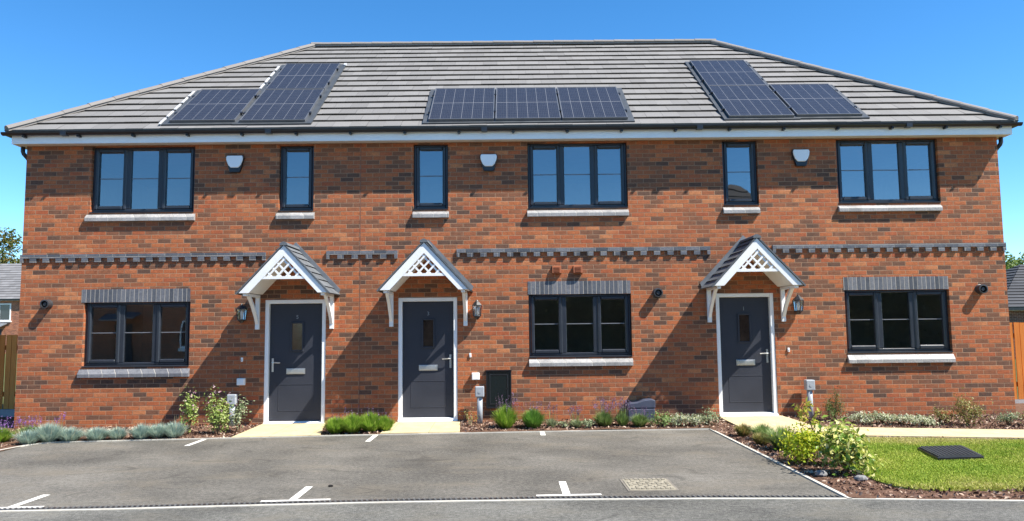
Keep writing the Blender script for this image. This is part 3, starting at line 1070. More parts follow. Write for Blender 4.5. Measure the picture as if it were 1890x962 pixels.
M_ALU = plain("panel_frame", (0.16, 0.165, 0.175), 0.4, 0.5, 0.5, var=0.06)
PAN = [
    (-5.87, 0.20, "solar panel at the outer end of the stepped group next to the tall stack"),
    (-4.645, 0.17, "lower solar panel of the stacked pair beside the sloping left roof edge"),
    (-4.645, 1.845, "upper solar panel of the stacked pair beside the sloping left roof edge"),
    (-1.37, 0.13, "left solar panel in the level row of three over the middle home"),
    (-0.21, 0.13, "centre solar panel in the level row of three over the middle home"),
    (0.95, 0.13, "right solar panel in the level row of three over the middle home"),
    (3.85, 0.16, "lower solar panel of the stacked pair on the right hand home"),
    (3.85, 1.80, "upper solar panel of the stacked pair on the right hand home"),
    (5.045, 0.19, "solar panel beside the stacked pair near the right roof edge")]
for x, s, lab in PAN:
    W_, L_ = 1.135, 1.645
    t = thing("solar_panel", lab, "solar panel", rp(x + W_ / 2, s, 0.03), "solar panels on the roof")
    mb = MB()
    h0, h1, fw = 0.035, 0.078, 0.017
    obox(mb, x, x + fw, s, s + L_, h0, h1)
    obox(mb, x + W_ - fw, x + W_, s, s + L_, h0, h1)
    obox(mb, x + fw, x + W_ - fw, s, s + fw, h0, h1)
    obox(mb, x + fw, x + W_ - fw, s + L_ - fw, s + L_, h0, h1)
    mb.build("panel_frame", M_ALU, t)
    mb = MB()
    mb.add([rp(x + fw, s + fw, 0.073), rp(x + W_ - fw, s + fw, 0.073), rp(x + W_ - fw, s + L_ - fw, 0.073), rp(x + fw, s + L_ - fw, 0.073)], [(0, 1, 2, 3)])
    o = mb.build("cell_sheet", M_CELL, t)
    uv = o.data.uv_layers.new(name="uv")
    for li, c in zip(range(4), ((0, 0), (1, 0), (1, 1), (0, 1))):
        uv.data[li].uv = c
    for cs in (0.35, 1.25):
        for xx in (x - 0.012, x + W_ + 0.012):
            mb = MB()
            obox(mb, xx - 0.018, xx + 0.018, s + cs - 0.03, s + cs + 0.03, 0.05, 0.084)
            mb.build("clamp", M_BLACK, t)


def tray(rects):
    mb = MB()
    for k, (x0, x1, s0, s1) in enumerate(rects):
        obox(mb, x0, x1, s0, s1, 0.0 + 0.002 * k, 0.032 + 0.002 * k)
    mb.build("panel_flashing", M_LEAD if False else plain("dark_flashing", (0.05, 0.055, 0.06), 0.5, 0.5, var=0.2), roof)


tray([(-5.99, -4.66, 0.12, 1.93), (-4.76, -3.40, 0.10, 3.54)])
tray([(-1.47, 2.20, 0.06, 1.83)])
tray([(3.76, 5.08, 0.10, 3.50), (5.0, 6.29, 0.12, 1.90)])
mb = MB()
for (x0, s0, s1) in ((-6.02, 0.1, 1.9), (-4.79, 1.95, 3.5)):
    n = int((s1 - s0) / 0.318)
    for k in range(n):
        a = s0 + k * (s1 - s0) / n
        obox(mb, x0 - 0.015, x0 + 0.022, a + 0.02, a + 0.30, 0.03, 0.046)
obox(mb, -3.43, -3.385, 3.42, 3.53, 0.03, 0.06)
mb.build("flashing_edge", plain("sunlit_flashing", (0.7, 0.7, 0.7), 0.4, 0.5, 0.3), roof)  # scalloped edge, its sunlit white put into the colour

# ------------------------------------------------------------------ fittings on the wall
def alarm(x, z, lab):
    t = thing("alarm_box", lab, "alarm box", (x, 0, z), "alarm boxes under the eaves")
    zt_ = z + 0.115
    MB().prism([(x - 0.130, zt_), (x + 0.130, zt_), (x + 0.145, zt_ - 0.035), (x + 0.138, zt_ - 0.09), (x + 0.108, zt_ - 0.165), (x + 0.065, zt_ - 0.212), (x - 0.065, zt_ - 0.212), (x - 0.108, zt_ - 0.165), (x - 0.138, zt_ - 0.09), (x - 0.145, zt_ - 0.035)], -0.085, -0.012, 'y').build("cover", M_WHITE, t, bevel=0.012)
    MB().prism([(x - 0.142, zt_ + 0.012), (x + 0.142, zt_ + 0.012), (x + 0.156, zt_ - 0.05), (x + 0.122, zt_ - 0.17), (x + 0.085, zt_ - 0.29), (x - 0.085, zt_ - 0.29), (x - 0.122, zt_ - 0.17), (x - 0.156, zt_ - 0.05)], -0.062, -0.001, 'y').build("backplate", M_BLACK, t, bevel=0.006)


alarm(-4.756, 4.55, "white alarm box between the big and the narrow window of house 5")
alarm(-0.337, 4.53, "white alarm box between the upper windows of the middle home")
alarm(5.12, 4.56, "white alarm box between the upper windows of house 1")


def lantern(x, z, lab):
    t = thing("wall_lantern", lab, "lantern", (x, 0, z), "coach lanterns beside the doors")
    yc = -0.085
    hexp = lambda r, zz, n=6: [(x + r * math.cos(math.pi / 6 + k * math.pi / 3), yc + r * math.sin(math.pi / 6 + k * math.pi / 3), zz) for k in range(n)]
    def frust(mb, prof):
        rings = [hexp(r, zz) for r, zz in prof]
        vs_ = [p for r in rings for p in r]
        fs = [(i * 6 + k, i * 6 + (k + 1) % 6, (i + 1) * 6 + (k + 1) % 6, (i + 1) * 6 + k) for i in range(len(prof) - 1) for k in range(6)]
        fs += [tuple(range(5, -1, -1)), tuple((len(prof) - 1) * 6 + k for k in range(6))]
        mb.add(vs_, fs)
    mb = MB()
    frust(mb, [(0.092, z + 0.075), (0.092, z + 0.088), (0.05, z + 0.135), (0.032, z + 0.15), (0.012, z + 0.175)])
    mb.build("cap", M_IRON, t)
    mb = MB()
    frust(mb, [(0.02, z - 0.155), (0.035, z - 0.135), (0.055, z - 0.115), (0.072, z - 0.108), (0.072, z - 0.095)])
    for k in range(6):
        an = math.pi / 6 + k * math.pi / 3
        mb.bar((x + 0.068 * math.cos(an), yc + 0.068 * math.sin(an), z - 0.098), (x + 0.084 * math.cos(an), yc + 0.084 * math.sin(an), z + 0.076), 0.011, 0.011)
    mb.box(x - 0.045, x + 0.045, -0.014, -0.001, z - 0.12, z + 0.12)
    mb.box(x - 0.014, x + 0.014, -0.02, -0.013, z - 0.1, z + 0.1)
    mb.build("body", M_IRON, t)
    mb = MB()
    frust(mb, [(0.064, z - 0.094), (0.079, z + 0.074)])
    mb.build("glass", M_LAMPGLASS, t)
    mb = MB()
    mb.tube([(x, yc, z - 0.09), (x, yc, z - 0.035), (x, yc, z + 0.03), (x, yc, z + 0.055)], [0.015, 0.027, 0.024, 0.008], 10)
    mb.build("bulb", plain("frosted_bulb", (0.85, 0.85, 0.83), 0.3), t, smooth=True)


lantern(-4.570, 1.915, "black coach lantern in the shade beside the door of house 5")
lantern(-0.555, 1.935, "black coach lantern beside the middle door")
lantern(4.945, 1.965, "black coach lantern beside the door nearest the lawn")

for x, z, lab in ((-4.573, 1.137, "tiny white doorbell in the shade near the door of house 5"), (-0.678, 1.168, "tiny white doorbell beside the middle door"), (4.77, 1.201, "tiny white doorbell near the door beside the lawn")):
    t = thing("doorbell", lab, "doorbell", (x, 0, z), "doorbells")
    MB().box(x - 0.018, x + 0.018, -0.022, -0.001, z - 0.036, z + 0.036).build("bell_case", M_WHITE, t, bevel=0.006)
    MB().tube([(x, -0.022, z - 0.008), (x, -0.027, z - 0.008)], 0.009, 10).build("bell_button", plain("bell_button", (0.4, 0.4, 0.42), 0.4), t)
for x, z, lab in ((-4.574, 0.765, "white square socket box in the shade near the door of house 5"), (-0.588, 0.812, "white square socket box beside the black meter cabinet")):
    t = thing("socket_box", lab, "socket box", (x, 0, z), "white socket boxes")
    MB().box(x - 0.066, x + 0.066, -0.035, -0.001, z - 0.06, z + 0.06).build("back_box", M_WHITE, t, bevel=0.006)
    MB().box(x - 0.062, x + 0.062, -0.075, -0.036, z - 0.056, z + 0.056).build("box_lid", M_WHITE, t, bevel=0.01)

# black meter cabinet
t = thing("meter_cabinet", "black glossy meter cabinet set low in the wall beside the middle door", "meter cabinet", (-0.2, 0, 0.28))
mb = MB()
x0, x1, z0, z1 = -0.41, 0.02, 0.27, 0.905
frame_box(mb, x0, x1, z0, z1, 0.022, 0.022, 0.03, 0.02, -0.055, -0.001)
mb.box(x0 - 0.012, x1 + 0.012, -0.07, -0.001, z1, z1 + 0.012)
mb.build("cabinet_surround", M_BLACK, t, bevel=0.003)
MB().box(x0 + 0.024, x1 - 0.024, -0.045, -0.002, z0 + 0.032, z1 - 0.022).build("cabinet_door", plain("gloss_black", (0.004, 0.009, 0.010), 0.16, 0.5), t, bevel=0.004)
mb = MB()
frame_box(mb, x0 + 0.06, x1 - 0.06, z0 + 0.07, z1 - 0.06, 0.012, 0.012, 0.012, 0.012, -0.052, -0.0455)
mb.build("door_rib", M_IRON, t)
MB().tube([(x1 - 0.07, -0.045, 0.6), (x1 - 0.07, -0.052, 0.6)], 0.014, 10).build("cabinet_lock", M_IRON, t)

# blue grey meter box half sunk in the bed
t = thing("ground_meter_box", "blue grey plastic meter box half sunk in the bed against the wall", "meter box", (2.15, -0.12, 0))
MB().prism([(-0.005, 0.0), (-0.268, 0.0), (-0.268, 0.268), (-0.005, 0.268)], 1.95, 2.41, 'x').build("box_base", M_BLUEGREY, t, bevel=0.02)
MB().prism([(1.945, 0.27), (2.415, 0.27), (2.415, 0.40), (2.36, 0.415), (2.24, 0.405), (2.12, 0.365), (1.99, 0.355), (1.945, 0.335)], -0.272, -0.004, 'y').build("lid", M_BLUEGREY, t, bevel=0.012)


def post(x, y, zt_, lab, pr_=0.047):
    t = thing("utility_post", lab, "post", (x, y, 0), "grey utility posts along the wall")
    MB().tube([(x, y, 0.0), (x, y, zt_ - 0.15)], pr_, 14).build("pipe", M_GREY, t, smooth=True)
    MB().box(x - 0.075, x + 0.075, y - 0.07, y + 0.05, zt_ - 0.175, zt_).build("junction_box", M_GREY, t, bevel=0.014)
    MB().tube([(x, y - 0.0705, zt_ - 0.09), (x, y - 0.075, zt_ - 0.09)], 0.025, 12).build("box_plug", M_GREY, t)


post(-4.68, -0.12, 0.565, "grey utility post half hidden behind leafy shrubs")
post(-0.515, -0.17, 0.655, "grey utility post in front of the black meter cabinet")
post(5.055, -0.12, 0.700, "grey utility post standing on the bed beside the lawn path")


# ------------------------------------------------------------------ plants
def leaves(pts, size, aspect=0.5, upb=0.3, outc=None, jitter=0.35):
    """Folded leaf quads (two triangles each) at pts; returns arrays."""
    n = len(pts)
    nrm = rng.normal(size=(n, 3))
    if outc is not None:
        o = pts - outc
        o /= np.linalg.norm(o, axis=1, keepdims=True) + 1e-6
        nrm = nrm * 0.75 + o * 0.8
    nrm[:, 2] += upb
    nrm /= np.linalg.norm(nrm, axis=1, keepdims=True)
    a = rng.normal(size=(n, 3))
    a -= nrm * (a * nrm).sum(1, keepdims=True)
    a /= np.linalg.norm(a, axis=1, keepdims=True)
    b = np.cross(nrm, a)
    L = (size * (1 + rng.uniform(-jitter, jitter, n)))[:, None]
    W = L * aspect
    fold = nrm * (L * 0.10)
    v = np.stack([pts - a * L / 2, pts + b * W / 2 + fold, pts + a * L / 2, pts - b * W / 2 + fold], 1).reshape(-1, 3)
    i = np.arange(n)[:, None] * 4
    f = np.concatenate([i + np.array([0, 1, 2]), i + np.array([0, 2, 3])], 0)
    return v, f


def blades(base, tip, wd, bend):
    """Grass blades: base points, tip points, width, sag."""
    n = len(base)
    d = tip - base
    s = np.cross(d, np.array([0, 0, 1.0])) + rng.normal(size=(n, 3)) * 1e-3
    s[:, 2] *= 0.2
    s /= np.linalg.norm(s, axis=1, keepdims=True) + 1e-9
    ang = rng.uniform(0, 6.28, n)
    mid = base + d * 0.55
    mid[:, 2] += bend * np.linalg.norm(d, axis=1)
    w_ = (wd * rng.uniform(0.7, 1.3, n))[:, None]
    v = np.stack([base - s * w_ / 2, base + s * w_ / 2, mid + s * w_ * 0.42, mid - s * w_ * 0.42, tip], 1).reshape(-1, 3)
    i = np.arange(n)[:, None] * 5
    f = np.concatenate([i + np.array([0, 1, 2]), i + np.array([0, 2, 3]), i + np.array([3, 2, 4])], 0)
    return v, f


def tuft(x, y, r, h, n, wd, spread=0.9, lean=(0, 0)):
    """Blades fanning from one root."""
    th = rng.uniform(0, 2 * np.pi, n)
    rr = np.sqrt(rng.uniform(0, 1, n))
    z0 = hz(x, y)
    base = np.stack([x + r * 0.28 * rr * np.cos(th), y + r * 0.28 * rr * np.sin(th), np.full(n, z0 - 0.01)], 1)
    hh = h * (0.42 + 0.66 * rng.uniform(0, 1, n)) * (1 - 0.30 * rr ** 2)
    out = r * spread * rr * (0.75 + 0.5 * rng.uniform(0, 1, n))
    th2 = th + rng.normal(0, 0.35, n)
    tip = np.stack([x + out * np.cos(th2) + lean[0], y + out * np.sin(th2) + lean[1], z0 + hh], 1)
    return blades(base, tip, wd, 0.10)


def joinv(*vf):
    vs, fs, o = [], [], 0
    for v, f in vf:
        vs.append(v)
        fs.append(f + o)
        o += len(v)
    return np.concatenate(vs), np.concatenate(fs)


def stalks(x, y, r, h, n, wd=0.006, up_only=0.5):
    th = rng.uniform(0, 2 * np.pi, n)
    rr = np.sqrt(rng.uniform(0, 1, n))
    z0 = hz(x, y)
    base = np.stack([x + r * 0.4 * rr * np.cos(th), y + r * 0.4 * rr * np.sin(th), np.full(n, z0)], 1)
    tip = np.stack([x + r * rr * np.cos(th), y + r * rr * np.sin(th), z0 + h * rng.uniform(0.7, 1.05, n)], 1)
    return base, tip


M_FESCUE = leafmat("blue_fescue_blades", [(0.20, 0.30, 0.26), (0.32, 0.44, 0.38), (0.44, 0.55, 0.47), (0.52, 0.56, 0.42)], 0.35)
M_FRESH = leafmat("fresh_green_leaves", [(0.14, 0.27, 0.025), (0.22, 0.38, 0.04), (0.31, 0.46, 0.06), (0.42, 0.50, 0.11)], 0.45)
M_LAVLEAF = leafmat("lavender_leaves", [(0.10, 0.17, 0.04), (0.16, 0.26, 0.065), (0.24, 0.34, 0.10), (0.32, 0.36, 0.16)], 0.35)
M_SAGE = leafmat("sage_leaves", [(0.14, 0.19, 0.09), (0.24, 0.30, 0.15), (0.35, 0.40, 0.24), (0.42, 0.42, 0.24)], 0.3)
M_PURPLE = leafmat("purple_flowers", [(0.13, 0.05, 0.22), (0.25, 0.11, 0.36), (0.36, 0.20, 0.46)], 0.25)
M_MAUVE = leafmat("dry_mauve_spikes", [(0.09, 0.05, 0.11), (0.16, 0.09, 0.18), (0.24, 0.15, 0.24)], 0.2)
M_SHRUB = leafmat("pale_green_shrub_leaves", [(0.16, 0.24, 0.045), (0.28, 0.38, 0.085), (0.40, 0.48, 0.14), (0.50, 0.52, 0.22)], 0.4)
M_PINK = leafmat("pink_flowers", [(0.45, 0.22, 0.26), (0.58, 0.36, 0.40), (0.62, 0.50, 0.50)], 0.25)
M_VARIEG = leafmat("variegated_leaves", [(0.07, 0.16, 0.02), (0.18, 0.30, 0.04), (0.42, 0.46, 0.09), (0.62, 0.58, 0.18), (0.70, 0.66, 0.32)], 0.35, 0.4)
M_GOLD = leafmat("golden_leaves", [(0.18, 0.30, 0.02), (0.36, 0.46, 0.025), (0.54, 0.56, 0.035), (0.64, 0.60, 0.06)], 0.45)
M_DARKLEAF = leafmat("dark_evergreen_leaves", [(0.03, 0.06, 0.015), (0.05, 0.10, 0.02), (0.09, 0.14, 0.04)], 0.2)
M_SILVER = leafmat("silvery_leaves", [(0.20, 0.24, 0.11), (0.36, 0.40, 0.22), (0.54, 0.55, 0.36), (0.62, 0.60, 0.46)], 0.3)
M_BRONZE = leafmat("bronze_green_leaves", [(0.12, 0.10, 0.03), (0.20, 0.20, 0.05), (0.30, 0.29, 0.09), (0.34, 0.19, 0.09)], 0.35)
M_TREE = leafmat("tree_leaves", [(0.05, 0.09, 0.012), (0.09, 0.15, 0.02), (0.14, 0.20, 0.03), (0.20, 0.24, 0.05)], 0.35)
M_TREE2 = leafmat("autumn_tinted_leaves", [(0.05, 0.07, 0.012), (0.09, 0.13, 0.02), (0.16, 0.15, 0.03), (0.17, 0.11, 0.03)], 0.35)
M_HEDGE = leafmat("hedge_leaves", [(0.06, 0.065, 0.04), (0.09, 0.10, 0.055), (0.13, 0.14, 0.08)], 0.3)
M_TWIG = plain("twigs", (0.16, 0.10, 0.06), 0.8, 0.2, var=0.3)
M_STRAW = plain("straw_stalks", (0.38, 0.30, 0.18), 0.8, 0.2, var=0.3)
M_BARK = plain("tree_bark", (0.10, 0.075, 0.055), 0.9, 0.2, var=0.4, bump=0.02)


def fescue(x, y, r, h, lab):
    t = thing("fescue_clump", lab, "ornamental grass", (x, y, hz(x, y)), "blue fescue clumps along the wall")
    r, h = r * random.uniform(1.1, 1.4), h * random.uniform(1.0, 1.35)
    x, y = x + random.uniform(-0.03, 0.03), y + random.uniform(-0.04, 0.04)
    v, f = joinv(tuft(x, y, r, h, 1000, 0.007, 1.0), tuft(x, y, r * 0.7, h * 1.05, 400, 0.006, 0.9))
    big("blades", v, f, M_FESCUE, t)
    b, tp = stalks(x, y, r * 0.9, h * 1.35, 14)
    v, f = blades(b, tp, 0.004, 0.0)
    big("flower_stalk", v, f, M_STRAW, t)


for x, y, r, h, lab in [
        (-7.06, -1.78, 0.20, 0.20, "blue grey fescue clump at the bend of the pale edging"),
        (-6.86, -1.53, 0.20, 0.23, "blue grey fescue clump second from the bend of the edging"),
        (-6.63, -1.46, 0.20, 0.21, "blue grey fescue clump just before the first gap in the row"),
        (-6.26, -1.40, 0.19, 0.20, "smaller blue grey fescue clump after the first gap in the row"),
        (-5.98, -1.36, 0.17, 0.19, "small blue grey fescue clump with straw coloured base under the lower window"),
        (-5.62, -1.33, 0.20, 0.21, "blue grey fescue clump under the right half of the lower window"),
        (-5.36, -1.29, 0.21, 0.22, "blue grey fescue clump second from the leafy shrubs"),
        (-5.12, -1.23, 0.19, 0.24, "blue grey fescue clump touching the leafy pink dotted shrub")]:
    fescue(x, y, r, h, lab)


def lavender(x, y, r, h, lab, leaf=M_LAVLEAF, flower=M_MAUVE, fh=1.6, nf=60, nl=900, group="lavender clumps in the beds", fleshy=1.0, lw=0.010):
    t = thing("lavender_clump", lab, "lavender", (x, y, hz(x, y)), group)
    v, f = joinv(tuft(x, y, r, h, nl, lw, 1.0), tuft(x, y, r * 0.75, h * 1.1, nl // 2, lw * 0.8, 0.95))
    big("foliage", v, f, leaf, t)
    if nf:
        b, tp = stalks(x, y, r * 0.95, h * fh, nf)
        v, f = blades(b, tp, 0.004, 0.0)
        big("stem", v, f, M_LAVLEAF, t)
        P = []
        for q0, q1 in zip(b, tp):
            d = q1 - q0
            for k in range(9):
                P.append(q0 + d * (0.74 + 0.27 * k / 8) + rng.normal(0, 0.006, 3))
        v, f = leaves(np.array(P), 0.019 * fleshy, 0.6, 0.2)
        big("blossom", v, f, flower, t)


lavender(-7.62, -1.52, 0.24, 0.22, "lavender clump with bright purple flowers at the cut off end of the bed", M_FRESH, M_PURPLE, 1.6, 40)
lavender(-7.42, -1.15, 0.22, 0.20, "purple flowering lavender clump close to the timber fence", M_LAVLEAF, M_PURPLE, 1.7, 30)
lavender(-7.10, -1.02, 0.20, 0.17, "thin pinkish lavender clump behind the first fescue clumps", M_SAGE, M_PURPLE, 2.1, 14, 300)
for x, y, r, h, lab in [
        (-2.73, -1.0, 0.24, 0.25, "bright green lavender clump touching the left door path"),
        (-2.48, -0.97, 0.27, 0.29, "bright green lavender clump second from the left door path"),
        (-2.20, -0.93, 0.27, 0.30, "bright green lavender clump second from the middle door path"),
        (-1.99, -0.88, 0.18, 0.24, "low bright green lavender clump touching the middle door path")]:
    lavender(x, y, r, h, lab, M_FRESH, M_MAUVE, 1.35, 7, 1700, "bright green lavender clumps between two doors")
lavender(-0.08, -0.72, 0.25, 0.36, "tall green lavender clump in front of the black meter cabinet", M_FRESH, M_MAUVE, 1.5, 40, 1200)
lavender(0.36, -0.71, 0.25, 0.30, "rounded dense green lavender clump right of the meter cabinet", leafmat("deep_green_leaves", [(0.08, 0.19, 0.03), (0.14, 0.30, 0.045), (0.21, 0.38, 0.07)], 0.4), M_MAUVE, 1.4, 20, 1400)
lavender(0.66, -0.70, 0.13, 0.15, "small sparse lavender clump beside the rounded dense one", M_SAGE, M_MAUVE, 2.6, 14, 250)
lavender(1.05, -0.72, 0.17, 0.12, "low lavender clump with tall thin purple spikes under the window", M_SAGE, M_MAUVE, 2.9, 26, 320)
lavender(1.50, -0.68, 0.21, 0.24, "green lavender clump with many purple spikes left of the sunk meter box", M_LAVLEAF, M_MAUVE, 1.8, 60, 1100)
lavender(1.80, -0.66, 0.15, 0.21, "purple spiked lavender clump at the corner of the sunk meter box", M_LAVLEAF, M_MAUVE, 2.1, 50, 520)
lavender(2.07, -0.72, 0.19, 0.20, "green lavender clump directly in front of the sunk meter box", M_LAVLEAF, M_MAUVE, 1.6, 22, 900)


def bush(name, lab, cat, x, y, rx, ry, h, n, size, mat, group=None, stems=7, asp=0.5, shell=0.5, upb=0.35, clumps=9, base=0.12, flowers=None, stem_mat=None, stemr=0.008):
    """Leafy shrub: branching stems and leaves in clumps round their tips."""
    z0 = hz(x, y)
    t = thing(name, lab, cat, (x, y, z0), group)
    mb = MB()
    C, Wt = [], []
    for k in range(clumps):
        an = 2 * math.pi * (k / clumps) + random.uniform(-0.4, 0.4)
        el = random.uniform(0.25, 1.0)
        rr = math.sqrt(max(0.0, 1 - el * el * 0.8)) * random.uniform(0.45, 0.95)
        C.append((x + rx * rr * math.cos(an), y + ry * rr * math.sin(an), z0 + h * (0.15 + 0.75 * el)))
    C = np.array(C)
    for c in C[:max(stems, 3)]:
        m_ = (x + (c[0] - x) * 0.45, y + (c[1] - y) * 0.45, z0 + (c[2] - z0) * 0.6)
        mb.tube([(x + random.uniform(-.03, .03), y + random.uniform(-.03, .03), z0 - 0.02), m_, tuple(c)], [stemr, stemr * 0.75, stemr * 0.35], 6)
    mb.build("stem", stem_mat or M_TWIG, t)
    which = rng.integers(0, len(C), n)
    sc = np.array([rx, ry, h * 0.5]) * 0.42
    p = C[which] + rng.normal(size=(n, 3)) * sc * rng.uniform(0.35, 1.1, (n, 1))
    p[:, 2] = np.maximum(p[:, 2], z0 + h * base * rng.uniform(0.2, 1.2, n))
    v, f = leaves(p, size, asp, upb, np.array([x, y, z0 + h * 0.35]))
    big("foliage", v, f, mat, t)
    if flowers:
        fm, nf, fs = flowers
        q = C[rng.integers(0, len(C), nf)] + rng.normal(size=(nf, 3)) * sc * 0.7
        q[:, 2] += h * 0.22
        P = np.repeat(q, 7, 0) + rng.normal(size=(nf * 7, 3)) * fs * 0.4
        v, f = leaves(P, fs, 0.8, 0.5)
        big("blossom", v, f, fm, t)
    return t


bush("leafy_shrub", "upright pale green shrub with small pink flowers right after the fescue row", "shrub", -5.02, -1.02, 0.115, 0.11, 0.58, 620, 0.046, M_SHRUB, flowers=(M_PINK, 16, 0.022), clumps=10)
bush("leafy_shrub", "broader pale green shrub with pink flower heads hiding the grey post", "shrub", -4.60, -0.95, 0.165, 0.15, 0.62, 950, 0.046, M_SHRUB, flowers=(M_PINK, 22, 0.024), clumps=12)
bush("leafy_shrub", "greyish wispy shrub in the shade between pink dotted shrub and door path", "shrub", -4.33, -0.80, 0.13, 0.12, 0.46, 420, 0.045, M_SAGE, flowers=(M_PINK, 6, 0.02), clumps=6)
bush("dry_stalk_plant", "dried up brown stalk plant at the foot of the middle grey post", "dried plant", -0.66, -0.42, 0.12, 0.10, 0.28, 70, 0.04, M_BRONZE, stems=7, clumps=8, stem_mat=M_STRAW, stemr=0.006)
for x, y, rx, h, n, lab in [(0.84, -0.72, 0.10, 0.09, 160, "small low green plant beneath the left end of the middle lower window"), (1.25, -0.74, 0.13, 0.10, 260, "small pale green plant beneath the middle lower window")]:
    bush("ground_plant", lab, "plant", x, y, rx, 0.11, h, n, 0.035, M_SAGE, "low plants in the bed", clumps=6)
for x, y, rx, h, n, mat, lab in [
        (2.42, -0.74, 0.18, 0.20, 560, M_LAVLEAF, "green low shrub in front of the right side of the sunk meter box"),
        (2.70, -0.74, 0.20, 0.17, 620, M_SILVER, "pale green ground cover plant between meter box and dark tuft"),
        (2.95, -0.72, 0.16, 0.15, 420, M_SILVER, "pale silvery ground cover plant just before the dark tuft"),
        (3.19, -0.60, 0.17, 0.20, 520, M_SAGE, "grey green tuft beside the start of the lawn path")]:
    bush("ground_plant", lab, "plant", x, y, rx, 0.14, h, n, 0.036, mat, "low plants in the bed", clumps=8)

# right hand beds
bush("slim_evergreen", "slim upright dark green conifer like shrub beside the grey post", "shrub", 5.34, -0.42, 0.13, 0.12, 0.46, 1300, 0.032, M_DARKLEAF, clumps=11, asp=0.3, upb=1.2)
bush("slim_evergreen", "tiny dark green sprig leaning by the slim upright shrub", "shrub", 5.22, -0.50, 0.08, 0.08, 0.28, 300, 0.03, M_LAVLEAF, clumps=5, asp=0.3)
for x, y, rx, lab in [(5.62, -0.78, 0.20, "silvery white edged ground cover nearest the slim evergreen"), (5.92, -0.84, 0.20, "silvery white edged ground cover second from the slim evergreen"),
                      (6.20, -0.88, 0.20, "silvery white edged ground cover third from the slim evergreen"), (6.48, -0.98, 0.17, "silvery white edged ground cover farthest from the slim evergreen")]:
    bush("silver_ground_cover", lab, "plant", x, y, rx, 0.16, 0.17, 620, 0.038, M_SILVER, "silvery ground cover along the lawn path", clumps=9)
bush("bronze_shrub", "small olive shrub after the silvery ground cover", "shrub", 6.78, -0.98, 0.14, 0.12, 0.26, 380, 0.034, M_BRONZE, clumps=7)
bush("bronze_shrub", "rounded bushy olive shrub with reddish tips under the right lower window", "shrub", 7.16, -1.02, 0.22, 0.18, 0.40, 950, 0.036, M_BRONZE, clumps=11)
bush("bronze_shrub", "low spreading olive shrub beyond the rounded bushy one", "shrub", 7.78, -1.08, 0.18, 0.14, 0.20, 420, 0.034, M_SAGE, clumps=8)
bush("bronze_shrub", "low brownish shrub at the last corner of the wall", "shrub", 8.15, -1.08, 0.20, 0.14, 0.17, 420, 0.034, M_BRONZE, clumps=8)

for x, y, r, h, mat, lab in [
        (3.42, -1.75, 0.17, 0.19, M_BRONZE, "small brownish grass tuft first in the corner bed by the path"),
        (3.58, -2.12, 0.22, 0.24, M_LAVLEAF, "small green grass tuft second in the corner bed by the path"),
        (3.56, -3.00, 0.30, 0.34, M_LAVLEAF, "wide green sedge tuft next to the golden shrub"),
        (3.40, -2.62, 0.16, 0.18, M_BRONZE, "thin brown sedge tuft between the small green and the wide green one")]:
    t = thing("sedge_tuft", lab, "grass tuft", (x, y, 0), "sedge tufts in the corner bed")
    v, f = tuft(x, y, r, h, 900, 0.009, 1.0)
    big("blades", v, f, mat, t)

bush("golden_shrub", "golden yellow low shrub between sedge tuft and variegated shrub", "shrub", 3.45, -4.02, 0.24, 0.24, 0.38, 1700, 0.045, M_GOLD, clumps=12)
bush("variegated_shrub", "big rounded cream and green variegated shrub at the tip of the bed", "shrub", 3.62, -4.72, 0.215, 0.23, 0.47, 1300, 0.072, M_VARIEG, clumps=14, upb=0.5)
bush("variegated_shrub", "smaller cream and green variegated shrub leaning behind the big one", "shrub", 3.74, -4.22, 0.16, 0.18, 0.44, 520, 0.060, M_VARIEG, clumps=9, upb=0.5)
# tall leggy plant
t = thing("leggy_sapling", "tall leggy young plant with drooping leaves rising behind the golden shrub", "sapling", (3.76, -3.62, 0))
mb = MB()
P = []
z0 = 0.01
main = [(3.76, -3.62, z0), (3.74, -3.60, 0.24), (3.69, -3.58, 0.44), (3.60, -3.56, 0.60)]
mb.tube(main, [0.014, 0.011, 0.008, 0.004], 7)
for k in range(11):
    s = 0.35 + 0.65 * k / 10
    i = min(2, int(s * 3))
    b = Vector(main[i]).lerp(Vector(main[i + 1]), s * 3 - i)
    an = k * 2.4
    L = 0.17 * (1.15 - s * 0.5)
    e = b + Vector((math.cos(an) * L, math.sin(an) * L, 0.05 + 0.03 * (k % 3)))
    mb.tube([b, b.lerp(e, 0.5) + Vector((0, 0, 0.03)), e], [0.005, 0.004, 0.002], 5)
    for q in range(10):
        P.append(b.lerp(e, 0.35 + 0.075 * q) + Vector(rng.normal(0, 0.022, 3)))
mb.build("stem", M_TWIG, t)
v, f = leaves(np.array([tuple(p) for p in P]), 0.075, 0.42, 0.6)
big("foliage", v, f, leafmat("sapling_leaves", [(0.20, 0.24, 0.03), (0.42, 0.44, 0.06), (0.58, 0.52, 0.09), (0.52, 0.32, 0.12)], 0.45), t)

# stones
def stone(x, y, r, mat, lab, z=0.0):
    mb = MB()
    n = 8
    rings = []
    for a in (-0.5, -0.1, 0.45, 0.8):
        rr = math.sqrt(1 - a * a)
        rings.append([(x + r * rr * random.uniform(0.8, 1.15) * math.cos(2 * math.pi * k / n), y + r * 0.8 * rr * random.uniform(0.8, 1.15) * math.sin(2 * math.pi * k / n), z + r * 0.5 * (a + 0.45)) for k in range(n)])
    vs = [p for q in rings for p in q]
    fs = [(i * n + k, i * n + (k + 1) % n, (i + 1) * n + (k + 1) % n, (i + 1) * n + k) for i in range(3) for k in range(n)] + [tuple(range(n - 1, -1, -1)), tuple(3 * n + k for k in range(n))]
    mb.add(vs, fs)
    return tag(mb.build("stone", mat, smooth=False), lab, "stone")


